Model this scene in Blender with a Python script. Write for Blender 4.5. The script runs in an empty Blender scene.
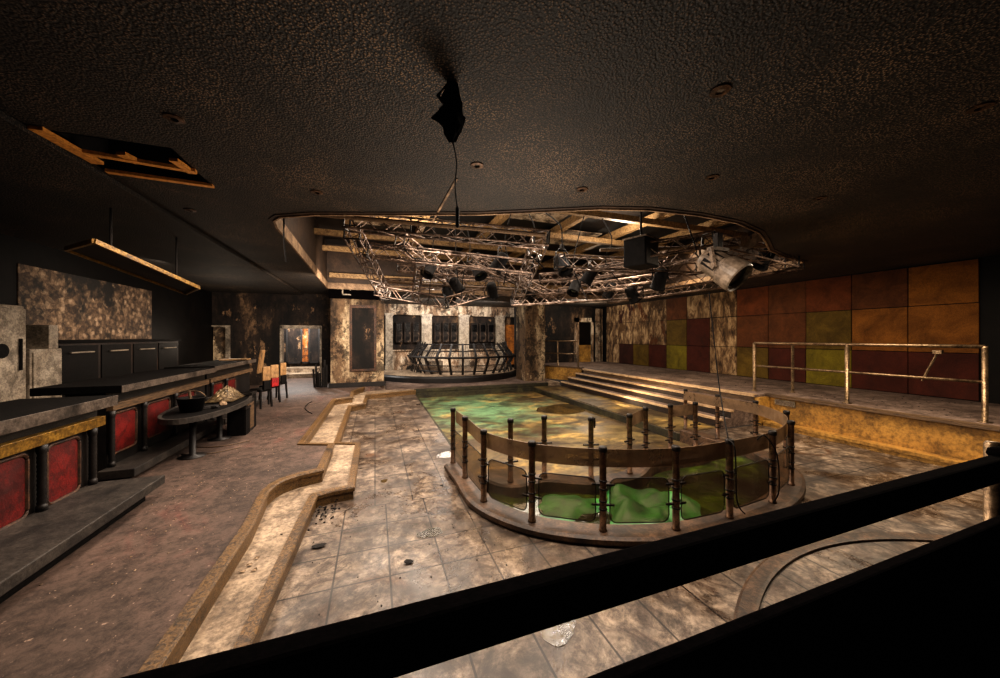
import bpy, bmesh, math, random
from mathutils import Vector, Matrix
random.seed(7)
PI = math.pi
C = bpy.context.scene.collection
# ------------------------------------------------------------------ survey of the room
F = 345.0; TH = math.atan(125/345.0); CS, SN = math.cos(TH), math.sin(TH); EYE = 2.0; HZ = 337.0
ZR, ZB, ZP, ZC = 0.28, 0.135, 0.68, 3.62        # red bar floor, beige step, right platform, ceiling
def at_d(x, y, d):
    r = (x-500)/F*d
    return Vector((r*CS+d*SN, d*CS-r*SN, EYE-(y-HZ)/F*d))
def at_z(x, y, z): return at_d(x, y, (EYE-z)*F/(y-HZ))
def at_Y(x, y, Y):
    t = (x-500)/F
    return at_d(x, y, Y/(CS-t*SN))
def at_X(x, y, X):
    t = (x-500)/F
    return at_d(x, y, X/(t*CS+SN))

# ------------------------------------------------------------------ mesh helpers
class MB:
    def __init__(s): s.bm = bmesh.new()
    def _xf(s, vs, M):
        for v in vs: v.co = M @ v.co
    def box(s, x0, x1, y0, y1, z0, z1, bev=0, M=None):
        r = bmesh.ops.create_cube(s.bm, size=1)
        vs = r['verts']
        for v in vs:
            v.co = Vector(((x0+x1)/2+v.co.x*(x1-x0), (y0+y1)/2+v.co.y*(y1-y0), (z0+z1)/2+v.co.z*(z1-z0)))
        if M is not None: s._xf(vs, M)
        if bev:
            es = list({e for v in vs for e in v.link_edges})
            bmesh.ops.bevel(s.bm, geom=es, offset=bev, segments=2, affect='EDGES', profile=.5)
        return s
    def frame_of(s, d):
        d = d.normalized(); up = Vector((0,0,1)) if abs(d.z) < .95 else Vector((1,0,0))
        a = d.cross(up).normalized(); b = a.cross(d).normalized()
        return a, b
    def bar(s, p0, p1, w, h):
        p0, p1 = Vector(p0), Vector(p1); a, b = s.frame_of(p1-p0)
        vs = []
        for p in (p0, p1):
            for (i, j) in ((-1,-1),(1,-1),(1,1),(-1,1)):
                vs.append(s.bm.verts.new(p+a*i*w/2+b*j*h/2))
        for q in ((3,2,1,0),(4,5,6,7),(0,1,5,4),(1,2,6,5),(2,3,7,6),(3,0,4,7)):
            s.bm.faces.new([vs[k] for k in q])
        return s
    def tube(s, pts, r, n=6, cap=True):
        pts = [Vector(p) for p in pts]; rings = []
        for i, p in enumerate(pts):
            d = (pts[min(i+1,len(pts)-1)]-pts[max(i-1,0)])
            a, b = s.frame_of(d); rr = r[i] if isinstance(r, (list,tuple)) else r
            rings.append([s.bm.verts.new(p+(a*math.cos(2*PI*k/n)+b*math.sin(2*PI*k/n))*rr) for k in range(n)])
        for i in range(len(rings)-1):
            for k in range(n):
                s.bm.faces.new((rings[i][k], rings[i][(k+1)%n], rings[i+1][(k+1)%n], rings[i+1][k]))
        if cap:
            s.bm.faces.new(rings[0][::-1]); s.bm.faces.new(rings[-1])
        return s
    def lathe(s, prof, loc=(0,0,0), n=16, M=None):
        loc = Vector(loc); rings = []
        for (r, z) in prof:
            vs = []
            for k in range(n):
                p = Vector((r*math.cos(2*PI*k/n), r*math.sin(2*PI*k/n), z))
                if M is not None: p = M @ p
                vs.append(s.bm.verts.new(p+loc))
            rings.append(vs)
        for i in range(len(rings)-1):
            for k in range(n):
                s.bm.faces.new((rings[i][k], rings[i][(k+1)%n], rings[i+1][(k+1)%n], rings[i+1][k]))
        s.bm.faces.new(rings[0][::-1]); s.bm.faces.new(rings[-1])
        return s
    def poly(s, loops, z0, z1=None):
        """flat polygon (first loop) with holes; with z1 < z0 also side walls down to z1"""
        es = []
        for lp in loops:
            vs = [s.bm.verts.new((p[0], p[1], z0)) for p in lp]
            es += [s.bm.edges.new((vs[i], vs[(i+1)%len(vs)])) for i in range(len(vs))]
        r = bmesh.ops.triangle_fill(s.bm, use_beauty=True, use_dissolve=False, edges=es)
        fs = [g for g in r['geom'] if isinstance(g, bmesh.types.BMFace)]
        if z1 is not None:
            rr = bmesh.ops.extrude_face_region(s.bm, geom=fs, use_keep_orig=True)
            for g in rr['geom']:
                if isinstance(g, bmesh.types.BMVert): g.co.z = z1
        return s
    def sweep(s, path, prof, closed=False):
        """path: list of (x,y,z); prof: list of (offset to the right of travel, dz)"""
        P = [Vector(p) for p in path]; n = len(P); rings = []
        for i in range(n):
            a = P[i-1] if (i > 0 or closed) else None; b = P[(i+1)%n] if (i < n-1 or closed) else None
            d0 = (P[i]-a) if a is not None else (b-P[i]); d1 = (b-P[i]) if b is not None else d0
            d0 = Vector((d0.x,d0.y)).normalized(); d1 = Vector((d1.x,d1.y)).normalized()
            n0 = Vector((d0.y,-d0.x)); n1 = Vector((d1.y,-d1.x)); m = (n0+n1)
            m = m.normalized() if m.length > 1e-5 else n0
            k = 1/max(.35, m.dot(n0))
            rings.append([s.bm.verts.new((P[i].x+m.x*k*o, P[i].y+m.y*k*o, P[i].z+dz)) for (o, dz) in prof])
        m = len(prof)
        for i in range(n if closed else n-1):
            A, B = rings[i], rings[(i+1)%n]
            for k in range(m): s.bm.faces.new((A[k], A[(k+1)%m], B[(k+1)%m], B[k]))
        if not closed:
            s.bm.faces.new(rings[0][::-1]); s.bm.faces.new(rings[-1])
        return s
    def grid(s, fn, nu, nv):
        V = [[s.bm.verts.new(fn(i/nu, j/nv)) for j in range(nv+1)] for i in range(nu+1)]
        for i in range(nu):
            for j in range(nv): s.bm.faces.new((V[i][j], V[i+1][j], V[i+1][j+1], V[i][j+1]))
        return s
    def ico(s, loc, r, sc=(1,1,1), sub=1, rnd=0):
        q = bmesh.ops.create_icosphere(s.bm, subdivisions=sub, radius=r)
        for v in q['verts']:
            k = 1+random.uniform(-rnd, rnd)
            v.co = Vector((v.co.x*sc[0]*k+loc[0], v.co.y*sc[1]*k+loc[1], v.co.z*sc[2]*k+loc[2]))
        return s
    def build(s, name, m, parent=None, smooth=False):
        bmesh.ops.recalc_face_normals(s.bm, faces=s.bm.faces[:])
        me = bpy.data.meshes.new(name); s.bm.to_mesh(me); s.bm.free()
        if smooth:
            for p in me.polygons: p.use_smooth = True
        me.materials.append(m)
        o = bpy.data.objects.new(name, me); C.objects.link(o)
        if parent is not None: o.parent = parent
        return o
def tag(o, label, cat, group=None, kind=None):
    o['label'] = label; o['category'] = cat
    if group: o['group'] = group
    if kind: o['kind'] = kind
    return o
def thing(name, label, cat, loc=(0,0,0), rz=0, group=None):
    o = bpy.data.objects.new(name, None); C.objects.link(o); o.empty_display_size = .1
    o.location = loc; o.rotation_euler = (0,0,rz)
    return tag(o, label, cat, group)
def struct(name, mb, m, label, cat='structure', smooth=False, parent=None):
    o = mb.build(name, m, parent, smooth); o['kind'] = 'structure'; o['label'] = label; o['category'] = cat
    return o
def one(name, mb, m, label, cat, group=None, smooth=False, base=None):
    """single-mesh thing; its origin is set to its base"""
    if base is not None:
        for v in mb.bm.verts: v.co -= Vector(base)
    o = mb.build(name, m, None, smooth)
    if base is not None: o.location = base
    return tag(o, label, cat, group)
def dup(root, label, loc=None, rz=None, group=None):
    r = root.copy(); C.objects.link(r); r['label'] = label
    if loc is not None: r.location = loc
    if rz is not None: r.rotation_euler = (0,0,rz)
    if group: r['group'] = group
    for ch in root.children:
        c = ch.copy(); C.objects.link(c); c.parent = r
        for g in ch.children:
            d = g.copy(); C.objects.link(d); d.parent = c
    return r
def smooth_path(pts, k=6, closed=False):
    P = [Vector(p) for p in pts]; n = len(P); out = []
    for i in range(n if closed else n-1):
        g = (lambda j: P[j%n]) if closed else (lambda j: P[max(0,min(n-1,j))])
        p0, p1, p2, p3 = g(i-1), g(i), g(i+1), g(i+2)
        for j in range(k):
            t = j/k
            out.append(.5*((2*p1)+(p2-p0)*t+(2*p0-5*p1+4*p2-p3)*t*t+(3*p1-p0-3*p2+p3)*t**3))
    if not closed: out.append(P[-1])
    return out

# ------------------------------------------------------------------ materials
def lin(c): return tuple((v/12.92 if v <= .04045 else ((v+.055)/1.055)**2.4) for v in c)
def rgb(r, g, b): return lin((r/255, g/255, b/255))+(1,)
class NT:
    def __init__(s, name):
        s.m = bpy.data.materials.new(name); s.m.use_nodes = True; s.nt = s.m.node_tree
        s.b = s.nt.nodes['Principled BSDF']; s.out = s.nt.nodes['Material Output']
    def n(s, t, **k):
        nd = s.nt.nodes.new(t)
        for a, v in k.items(): setattr(nd, a, v)
        return nd
    def l(s, a, b): s.nt.links.new(a, b)
    def coord(s, sc=(1,1,1), loc=(0,0,0)):
        if not hasattr(s, 'tc'): s.tc = s.n('ShaderNodeTexCoord')
        mp = s.n('ShaderNodeMapping')
        if getattr(s, 'placed', False):
            g = s.n('ShaderNodeNewGeometry'); s.l(g.outputs['Position'], mp.inputs[0])
        else: s.l(s.tc.outputs['Object'], mp.inputs[0])
        mp.inputs['Scale'].default_value = sc; mp.inputs['Location'].default_value = loc
        return mp.outputs[0]
    def noise(s, scale, detail=6, rough=.6, dist=0, sc=(1,1,1), loc=(0,0,0)):
        nd = s.n('ShaderNodeTexNoise'); s.l(s.coord(sc, loc), nd.inputs['Vector'])
        nd.inputs['Scale'].default_value = scale; nd.inputs['Detail'].default_value = detail
        nd.inputs['Roughness'].default_value = rough; nd.inputs['Distortion'].default_value = dist
        return nd.outputs['Fac']
    def ramp(s, f, stops):
        r = s.n('ShaderNodeValToRGB'); s.l(f, r.inputs[0]); e = r.color_ramp.elements
        while len(e) < len(stops): e.new(.5)
        for i, (p, c) in enumerate(stops):
            e[i].position = p; e[i].color = c if len(c) == 4 else tuple(c)+(1,)
        return r.outputs[0]
    def mix(s, f, a, b, mode='MIX'):
        m = s.n('ShaderNodeMix', data_type='RGBA', blend_type=mode)
        if isinstance(f, (int, float)): m.inputs[0].default_value = f
        else: s.l(f, m.inputs[0])
        for v, i in ((a, 6), (b, 7)):
            if isinstance(v, tuple): m.inputs[i].default_value = v
            else: s.l(v, m.inputs[i])
        return m.outputs[2]
    def math(s, op, a, b=0.0):
        m = s.n('ShaderNodeMath', operation=op)
        for v, i in ((a, 0), (b, 1)):
            if isinstance(v, (int, float)): m.inputs[i].default_value = v
            else: s.l(v, m.inputs[i])
        return m.outputs[0]
    def bump(s, f, strength=.4, dist=.02, prev=None):
        b = s.n('ShaderNodeBump'); s.l(f, b.inputs['Height'])
        b.inputs['Strength'].default_value = strength; b.inputs['Distance'].default_value = dist
        if prev is not None: s.l(prev, b.inputs['Normal'])
        s.l(b.outputs[0], s.b.inputs['Normal']); return b.outputs[0]
    def fin(s, col, rough=.7, metal=0, spec=.5):
        if isinstance(col, tuple): s.b.inputs['Base Color'].default_value = col
        else: s.l(col, s.b.inputs['Base Color'])
        if isinstance(rough, (int, float)): s.b.inputs['Roughness'].default_value = rough
        else: s.l(rough, s.b.inputs['Roughness'])
        s.b.inputs['Metallic'].default_value = metal; s.b.inputs['Specular IOR Level'].default_value = spec
        return s.m
BLK = rgb(12,10,9)
def worn(name, a, b, soot=.5, scale=4, sc=(1,1,1), rough=.65, metal=0, bump=.3, fine=40, spec=.4, sootcol=BLK):
    """two-tone worn finish under patches of soot"""
    t = NT(name)
    c = t.mix(t.ramp(t.noise(scale, 8, .65, .4, sc), [(.35,(0,0,0)),(.65,(1,1,1))]), a, b)
    f = t.noise(fine, 4, .7, 0, sc, (3,1,2))
    c = t.mix(.7, c, t.ramp(f, [(.34,(.2,.19,.18)),(.6,(1,1,1))]), 'MULTIPLY')
    c = t.mix(.6, c, t.ramp(t.noise(scale*2.7, 11, .76, .2, sc, (9,4,7)), [(.42,(.12,.1,.09)),(.54,(1,1,1))]), 'MULTIPLY')
    if soot: 
        k = t.ramp(t.noise(scale*.45, 9, .7, .8, (1,1,1), (7,3,1)), [(max(0,.62-soot*.4),(0,0,0)),(.74-soot*.25,(1,1,1))])
        c = t.mix(k, c, sootcol)
    t.bump(f, bump, .01)
    return t.fin(c, rough, metal, spec)

def m_ceiling():
    t = NT('sooty_textured_ceiling')
    v = t.n('ShaderNodeTexVoronoi'); t.l(t.coord(), v.inputs['Vector']); v.inputs['Scale'].default_value = 64
    f = t.noise(80, 3, .7)
    h = t.math('ADD', v.outputs['Distance'], t.math('MULTIPLY', f, .8))
    big = t.noise(.8, 6, .6, .6)
    c = t.ramp(big, [(.3, rgb(46,38,32)), (.5, rgb(96,78,62)), (.66, rgb(150,122,94))])
    c = t.mix(t.ramp(h, [(.55,(1,1,1)),(.85,(0,0,0))]), (0.004,.0035,.003,1), c)
    c = t.mix(t.ramp(t.noise(.35, 4, .6, .5, (1,1,1), (4,2,0)), [(.55,(0,0,0)),(.7,(1,1,1))]), c, rgb(20,17,15))
    t.bump(t.math('MULTIPLY', h, -1), .6, .012)
    return t.fin(c, .65, 0, .45)
def m_tiles():
    t = NT('scuffed_marble_floor_tiles')
    def brick(loc):
        b = t.n('ShaderNodeTexBrick'); b.offset = 0; b.squash = 1
        t.l(t.coord((1,1,1), loc), b.inputs['Vector'])
        b.inputs['Scale'].default_value = 1; b.inputs['Brick Width'].default_value = .44; b.inputs['Row Height'].default_value = .44
        b.inputs['Mortar Size'].default_value = .009; b.inputs['Mortar Smooth'].default_value = .3
        b.inputs['Color1'].default_value = (.85,.85,.85,1); b.inputs['Color2'].default_value = (1,1,1,1); b.inputs['Mortar'].default_value = (.12,.1,.09,1)
        return b
    b1, b2 = brick((0,.05,0)), brick((-.12,.05,0))
    sep = t.n('ShaderNodeSeparateXYZ'); t.l(t.tc.outputs['Object'], sep.inputs[0])
    front = t.math('LESS_THAN', sep.outputs[1], 4.35)
    joint = t.mix(front, b1.outputs['Color'], b2.outputs['Color'])
    n1 = t.noise(1.3, 10, .72, 1.2)
    c = t.ramp(n1, [(.3, rgb(60,51,45)), (.43, rgb(106,93,81)), (.55, rgb(150,133,115)), (.7, rgb(188,168,147))])
    swirl = t.noise(2.6, 8, .75, 2.6, (1,1,1), (5,5,0))
    c = t.mix(t.ramp(swirl, [(.42,(0,0,0)),(.62,(1,1,1))]), c, rgb(74,58,47))
    # rust rings left by tables and pots
    v = t.n('ShaderNodeTexVoronoi'); t.l(t.coord((.55,.55,0), (.4,.8,0)), v.inputs['Vector']); v.inputs['Scale'].default_value = 1
    ring = t.ramp(v.outputs['Distance'], [(.18,(0,0,0)),(.2,(.8,.8,.8)),(.215,(.8,.8,.8)),(.235,(0,0,0))])
    c = t.mix(t.math('MULTIPLY', ring, t.ramp(t.noise(2,3), [(.42,(0,0,0)),(.6,(1,1,1))])), c, rgb(92,58,30))
    dirt = t.noise(5, 13, .82, .3)
    c = t.mix(.85, c, t.ramp(dirt, [(.42,(.12,.1,.09)),(.56,(1,1,1))]), 'MULTIPLY')
    soot = t.noise(.8, 10, .72, .9, (1,1,1), (2,9,0))
    c = t.mix(t.ramp(soot, [(.47,(0,0,0)),(.62,(.85,.85,.85))]), c, rgb(40,31,26))
    c = t.mix(1, c, joint, 'MULTIPLY')
    wet = t.ramp(t.noise(.9, 8, .65, .8, (1,1,1), (1,4,0)), [(.4,(.22,.22,.22)),(.58,(.62,.62,.62))])
    t.bump(dirt, .25, .008)
    return t.fin(c, wet, 0, .5)
def m_redfloor():
    t = NT('burnt_red_carpet_floor')
    n1 = t.noise(.9, 10, .7, .8)
    c = t.ramp(n1, [(.3, rgb(48,39,36)), (.45, rgb(82,68,60)), (.58, rgb(98,80,71)), (.72, rgb(112,70,62))])
    f = t.noise(9, 13, .82, .2)
    c = t.mix(.85, c, t.ramp(f, [(.4,(.18,.17,.16)),(.57,(1,1,1))]), 'MULTIPLY')
    c = t.mix(t.ramp(t.noise(34, 3, .5, 0), [(.69,(0,0,0)),(.73,(1,1,1))]), c, rgb(150,128,112))
    c = t.mix(t.ramp(t.noise(.5, 6, .65, .5, (1,1,1), (3,3,0)), [(.5,(0,0,0)),(.7,(.8,.8,.8))]), c, rgb(38,31,29))
    t.bump(f, .4, .012)
    return t.fin(c, .7, 0, .35)
def m_pool(name, edge):
    t = NT(name)
    n1 = t.noise(.5, 5, .55, .5, (1,1.5,1))
    c = t.ramp(n1, [(.34, rgb(54,42,30)), (.46, rgb(88,72,48)), (.54, rgb(108,92,58)), (.66, rgb(126,108,68))])
    sep = t.n('ShaderNodeSeparateXYZ'); t.l(t.coord(), sep.inputs[0])
    gx = t.math('SUBTRACT', sep.outputs[0], 2.9); gy = t.math('SUBTRACT', sep.outputs[1], 10.2)
    gd = t.math('SQRT', t.math('ADD', t.math('MULTIPLY', gx, gx), t.math('MULTIPLY', t.math('MULTIPLY', gy, gy), .55)))
    gk = t.math('ADD', gd, t.math('MULTIPLY', t.math('SUBTRACT', t.noise(1.0, 8, .65, .7, (1,1.6,1), (3,0,0)), .5), 5.5))
    c = t.mix(t.ramp(t.math('MULTIPLY', gk, .25), [(.18,(.85,.85,.85)),(.62,(0,0,0))]), c, rgb(104,142,104))
    y = t.noise(.9, 9, .7, .6, (1,1.8,1), (6,1,0))
    c = t.mix(t.ramp(y, [(.52,(0,0,0)),(.66,(.75,.75,.75))]), c, rgb(200,164,92))
    c = t.mix(t.ramp(t.noise(1.1, 10, .72, .6, (1,1.6,1), (2,7,0)), [(.45,(0,0,0)),(.6,(.85,.85,.85))]), c, rgb(40,32,24))
    f = t.noise(9, 9, .8, .4)
    c = t.mix(.7, c, t.ramp(f, [(.34,(.25,.25,.23)),(.6,(1,1,1))]), 'MULTIPLY')
    r = t.ramp(t.noise(.7, 5, .6, .5, (1,1,1), (9,2,0)), [(.4,(.35,.35,.35)),(.6,(.65,.65,.65))])
    t.bump(f, .25, .01)
    return t.fin(c, r, 0, .3)
def m_plaster(name, pale, mid, lo, hi, scale=1.6):
    """burnt plaster: pale coat, brown stain, char, peeled flakes and vertical soot runs"""
    t = NT(name)
    n1 = t.noise(scale, 11, .7, .15, (1,1,.45))
    c = t.ramp(n1, [(lo, rgb(14,11,9)), ((lo+hi)/2-.02, mid), ((lo+hi)/2+.02, mid), (hi, pale)])
    flake = t.noise(scale*2.2, 12, .78, .1, (1,1,.8), (5,2,8))
    c = t.mix(t.ramp(flake, [(.52,(0,0,0)),(.535,(1,1,1))]), c, t.mix(.75, c, rgb(16,13,11)))
    c = t.mix(t.ramp(t.noise(scale*1.4, 11, .75, .1, (1,1,.6), (1,9,4)), [(.6,(0,0,0)),(.615,(1,1,1))]), c, pale)
    run = t.noise(scale*3, 7, .7, .1, (1,1,.12), (3,3,3))
    c = t.mix(.7, c, t.ramp(run, [(.38,(.15,.13,.12)),(.58,(1,1,1))]), 'MULTIPLY')
    f = t.noise(scale*14, 8, .78)
    c = t.mix(.65, c, t.ramp(f, [(.36,(.2,.19,.18)),(.6,(1,1,1))]), 'MULTIPLY')
    t.bump(flake, .6, .03, t.bump(f, .4, .01))
    return t.fin(c, .8, 0, .3)
def m_wallpaper():
    t = NT('scorched_floral_wallpaper')
    v = t.n('ShaderNodeTexVoronoi'); t.l(t.coord((1,1,1)), v.inputs['Vector']); v.inputs['Scale'].default_value = 11
    sp = t.n('ShaderNodeSeparateXYZ'); t.l(v.outputs['Color'], sp.inputs[0])
    n = t.noise(7, 10, .78, .3)
    k = t.math('ADD', t.math('MULTIPLY', sp.outputs[0], .22), t.math('MULTIPLY', n, 1.1))
    c = t.ramp(k, [(.42, rgb(20,15,12)), (.6, rgb(78,60,46)), (.74, rgb(132,108,84)), (.86, rgb(176,152,126))])
    c = t.mix(.4, c, t.ramp(v.outputs['Distance'], [(.25,(1,1,1)),(.6,(.15,.13,.12))]), 'MULTIPLY')
    c = t.mix(t.ramp(t.noise(1.2, 10, .72, .1), [(.47,(0,0,0)),(.56,(1,1,1))]), c, rgb(16,12,10))
    t.bump(n, .5, .02)
    return t.fin(c, .75)
def m_fabric(name, col, stain=.35, peel=0):
    t = NT(name); t.placed = True
    n1 = t.noise(2.2, 8, .7, .6)
    dk = (col[0]*.45, col[1]*.42, col[2]*.4, 1)
    c = t.mix(t.ramp(n1, [(.35,(0,0,0)),(.65,(1,1,1))]), dk, col)
    w = t.noise(70, 2, .6)
    c = t.mix(.5, c, t.ramp(w, [(.35,(.35,.35,.35)),(.65,(1,1,1))]), 'MULTIPLY')
    s = t.noise(1.1, 8, .7, .6, (1,1,.5), (3,8,1))
    c = t.mix(t.ramp(s, [(.58-stain*.15,(0,0,0)),(.78,(.85,.85,.85))]), c, rgb(26,16,10))
    if peel:
        dr = t.noise(1.5, 12, .72, .1, (1,1.3,.6), (1,2,5))
        c = t.mix(t.ramp(dr, [(.56-.12*peel,(0,0,0)),(.6-.12*peel,(1,1,1))]), c, t.ramp(t.noise(5, 8, .7, .4, (1,1,.4)), [(.38, rgb(44,32,23)),(.5, rgb(102,80,57)),(.64, rgb(164,140,108))]))
    t.bump(w, .4, .01)
    return t.fin(c, .85, 0, .25)
def m_wood(name, a, b, sc=(1,14,14), soot=0.3, rough=.55):
    t = NT(name)
    g = t.noise(3, 6, .65, 1.2, sc)
    c = t.mix(t.ramp(g, [(.38,(0,0,0)),(.62,(1,1,1))]), a, b)
    if soot: c = t.mix(t.ramp(t.noise(1.6, 9, .7, .6, (1,1,1), (2,4,6)), [(.68-soot*.3,(0,0,0)),(.8-soot*.25,(.9,.9,.9))]), c, rgb(22,16,12))
    t.bump(g, .4, .01)
    return t.fin(c, rough, 0, .4)
def m_acrylic(name, col, alpha, rough=.25):
    t = NT(name)
    f = t.noise(3, 8, .7, .4)
    tr = t.n('ShaderNodeBsdfTransparent'); tr.inputs[0].default_value = (.82,.74,.64,1)
    mx = t.n('ShaderNodeMixShader')
    a = t.ramp(f, [(.3,(alpha*.8,)*3),(.7,(min(1,alpha*1.2),)*3)])
    t.fin(t.mix(t.ramp(f, [(.35,(0,0,0)),(.65,(1,1,1))]), (col[0]*.55,col[1]*.55,col[2]*.55,1), col), rough, 0, .5)
    t.l(a, mx.inputs[0]); t.l(tr.outputs[0], mx.inputs[1]); t.l(t.b.outputs[0], mx.inputs[2]); t.l(mx.outputs[0], t.out.inputs['Surface'])
    return t.m
M = dict(
 ceiling=m_ceiling(), tiles=m_tiles(), red=m_redfloor(), pool=m_pool('stained_dance_pit_floor', 0),
 beige=worn('dusty_beige_step', rgb(186,166,142), rgb(150,130,108), .3, 2.2, rough=.6, sootcol=rgb(60,46,36), fine=22),
 plat=worn('dusty_platform_floor', rgb(150,130,118), rgb(106,88,78), .35, 1.6, rough=.75, sootcol=rgb(58,44,38), fine=20),
 pit=worn('dark_olive_pit_wall', rgb(70,66,40), rgb(44,40,28), .4, 3),  # two dark olive tones mixed at random
 kerb=m_wood('varnished_kerb_wood', rgb(118,90,54), rgb(44,32,22), (12,12,30), .5, .45),
 tankkerb=worn('grimy_brown_kerb', rgb(112,86,64), rgb(62,47,36), .4, 5, rough=.5, sootcol=rgb(30,23,19)),
 stepwood=m_wood('worn_step_edge', rgb(206,178,142), rgb(140,110,80), (10,1.2,10), .35),
 blackpaint=worn('black_painted_wood', rgb(34,29,27), rgb(20,17,16), .3, 4, rough=.5, bump=.2),
 barstep=worn('grey_worn_foot_step', rgb(70,64,58), rgb(46,41,38), .4, 3, rough=.6),
 countertop=worn('charred_counter_top', rgb(20,17,16), rgb(10,9,8), .3, 5, rough=.8, spec=.12),
 counteredge=worn('steel_grey_counter_edge', rgb(118,106,96), rgb(84,76,70), .2, 3, rough=.4, metal=.3),
 gold=worn('dull_gold_trim', rgb(176,136,56), rgb(128,94,36), .15, 7, rough=.4, metal=.4, sootcol=rgb(60,42,20)),
 redpad=worn('red_padded_vinyl', rgb(118,22,18), rgb(84,14,12), .15, 3, rough=.5, sootcol=rgb(50,10,10), fine=60),
 brownframe=worn('brown_moulding', rgb(96,62,38), rgb(58,38,26), .3, 8),
 browntrim=m_wood('brown_wood_trim', rgb(104,82,58), rgb(58,44,33), (14,1.5,14), .4),
 plaster=m_plaster('burnt_plaster', rgb(212,190,156), rgb(112,90,68), .36, .6, .8),
 plasterdk=m_plaster('charred_wall', rgb(140,112,84), rgb(48,37,30), .42, .66, 1.1),
 plasterlt=m_plaster('smoke_stained_white_plaster', rgb(222,204,180), rgb(150,124,100), .34, .52, 1.3),
 wallpaper=m_wallpaper(),
 charwall=worn('soot_black_wall', rgb(17,13,11), rgb(9,7,6), .3, 2, spec=.15),
 brownwall=worn('brown_stained_boarding', rgb(60,42,30), rgb(34,24,18), .3, 2),
 yellow=worn('ochre_painted_riser', rgb(196,152,76), rgb(158,116,54), .2, .7, rough=.6, sootcol=rgb(70,48,24), fine=18),
 orange=worn('orange_door_paint', rgb(196,124,50), rgb(150,88,32), .2, 2, sootcol=rgb(70,40,16)),
 batten=m_wood('golden_batten', rgb(226,160,76), rgb(176,116,50), (8,8,8), .1),
 lampcase=worn('dented_lamp_casing', rgb(150,132,114), rgb(110,96,82), .05, 1.5, rough=.45, fine=12, bump=.1),
 scorched=m_plaster('scorched_orange_pane', rgb(214,190,150), rgb(176,104,44), .38, .62, 2.0),
 pole=worn('rusty_dark_steel', rgb(128,96,70), rgb(74,54,40), .2, 10, rough=.45, metal=.5, fine=60),
 clamp=worn('blackened_clamp', rgb(40,31,26), rgb(22,18,16), .2, 10, rough=.5, metal=.4),
 rail=worn('brushed_steel_rail', rgb(170,146,116), rgb(120,98,76), .1, 5, rough=.35, metal=.75),
 truss=worn('sooty_aluminium', rgb(212,186,168), rgb(116,98,88), .5, 4, rough=.4, metal=.7, sootcol=rgb(40,30,24)),
 beam=m_wood('tan_roof_beam', rgb(164,134,94), rgb(100,78,52), (6,6,6), .35),
 black=worn('matt_black', rgb(22,19,18), rgb(12,10,10), 0, 6, rough=.7, spec=.15),
 nearblack=worn('black_rail_paint', rgb(10,7,8), rgb(7,5,6), 0, 6, rough=.95, spec=.02),
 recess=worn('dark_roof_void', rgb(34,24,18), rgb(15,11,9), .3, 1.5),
 skirtedge=worn('pale_recess_edge', rgb(186,156,124), rgb(130,104,80), .3, 1.8, sootcol=rgb(60,46,36)),
 skirt=worn('brown_recess_skirt', rgb(78,58,42), rgb(48,36,27), .45, 1.8, sootcol=rgb(44,32,25)),
 white=worn('scorched_white_enamel', rgb(190,178,160), rgb(150,136,118), .25, 2, rough=.45, sootcol=rgb(30,24,20)),
 greycase=worn('grey_lamp_casing', rgb(150,130,110), rgb(96,82,70), .3, 7, rough=.5, sootcol=rgb(40,32,27)),
 burntcase=m_plaster('charred_casing', rgb(150,128,106), rgb(70,56,46), .42, .68, 2.2),
 lens=worn('dark_lens', rgb(14,14,16), rgb(8,8,9), 0, 5, rough=.15),
 foil=worn('crumpled_gold_foil', rgb(150,130,98), rgb(84,68,48), .3, 9, rough=.4, metal=.5),
 ash=worn('black_ash', rgb(36,31,28), rgb(16,13,12), 0, 18, rough=.9, bump=.8),
 paper=worn('dirty_paper_scrap', rgb(186,160,128), rgb(120,92,68), .2, 10),
 seatred=worn('red_seat_vinyl', rgb(176,28,30), rgb(130,18,22), .1, 5),
 tanwood=m_wood('bare_tan_board', rgb(158,124,84), rgb(112,84,54), (12,12,2), .5),
 band=m_acrylic('smoked_acrylic_band', rgb(136,112,88), .66, .35),
 panel=m_acrylic('scratched_clear_panel', rgb(128,120,108), .26, .2),
 vent=worn('pale_vent_plastic', rgb(176,164,140), rgb(140,128,108), .1, 6),
)
def m_green():
    t = NT('green_cloth')
    n = t.noise(4, 6, .6, .6)
    return t.fin(t.ramp(n, [(.35, rgb(24,68,34)), (.6, rgb(54,118,50))]), .45, 0, .5)
M['green'] = m_green()
def m_water():
    t = NT('murky_green_water')
    n = t.noise(7, 4, .6, .5); t.bump(n, .35, .02)
    c = t.ramp(t.noise(1.2, 6, .6, .8), [(.4, rgb(26,22,16)), (.55, rgb(44,52,18)), (.7, rgb(90,110,26))])
    return t.fin(c, .06, 0, .6)
M['water'] = m_water()
def m_puddle():
    t = NT('shallow_puddle')
    n = t.noise(22, 5, .6, .4); t.bump(n, .35, .012)
    return t.fin(t.ramp(t.noise(3, 5), [(.4, rgb(40,34,22)), (.65, rgb(84,66,34))]), .05, 0, .9)
M['puddle'] = m_puddle()

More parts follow.
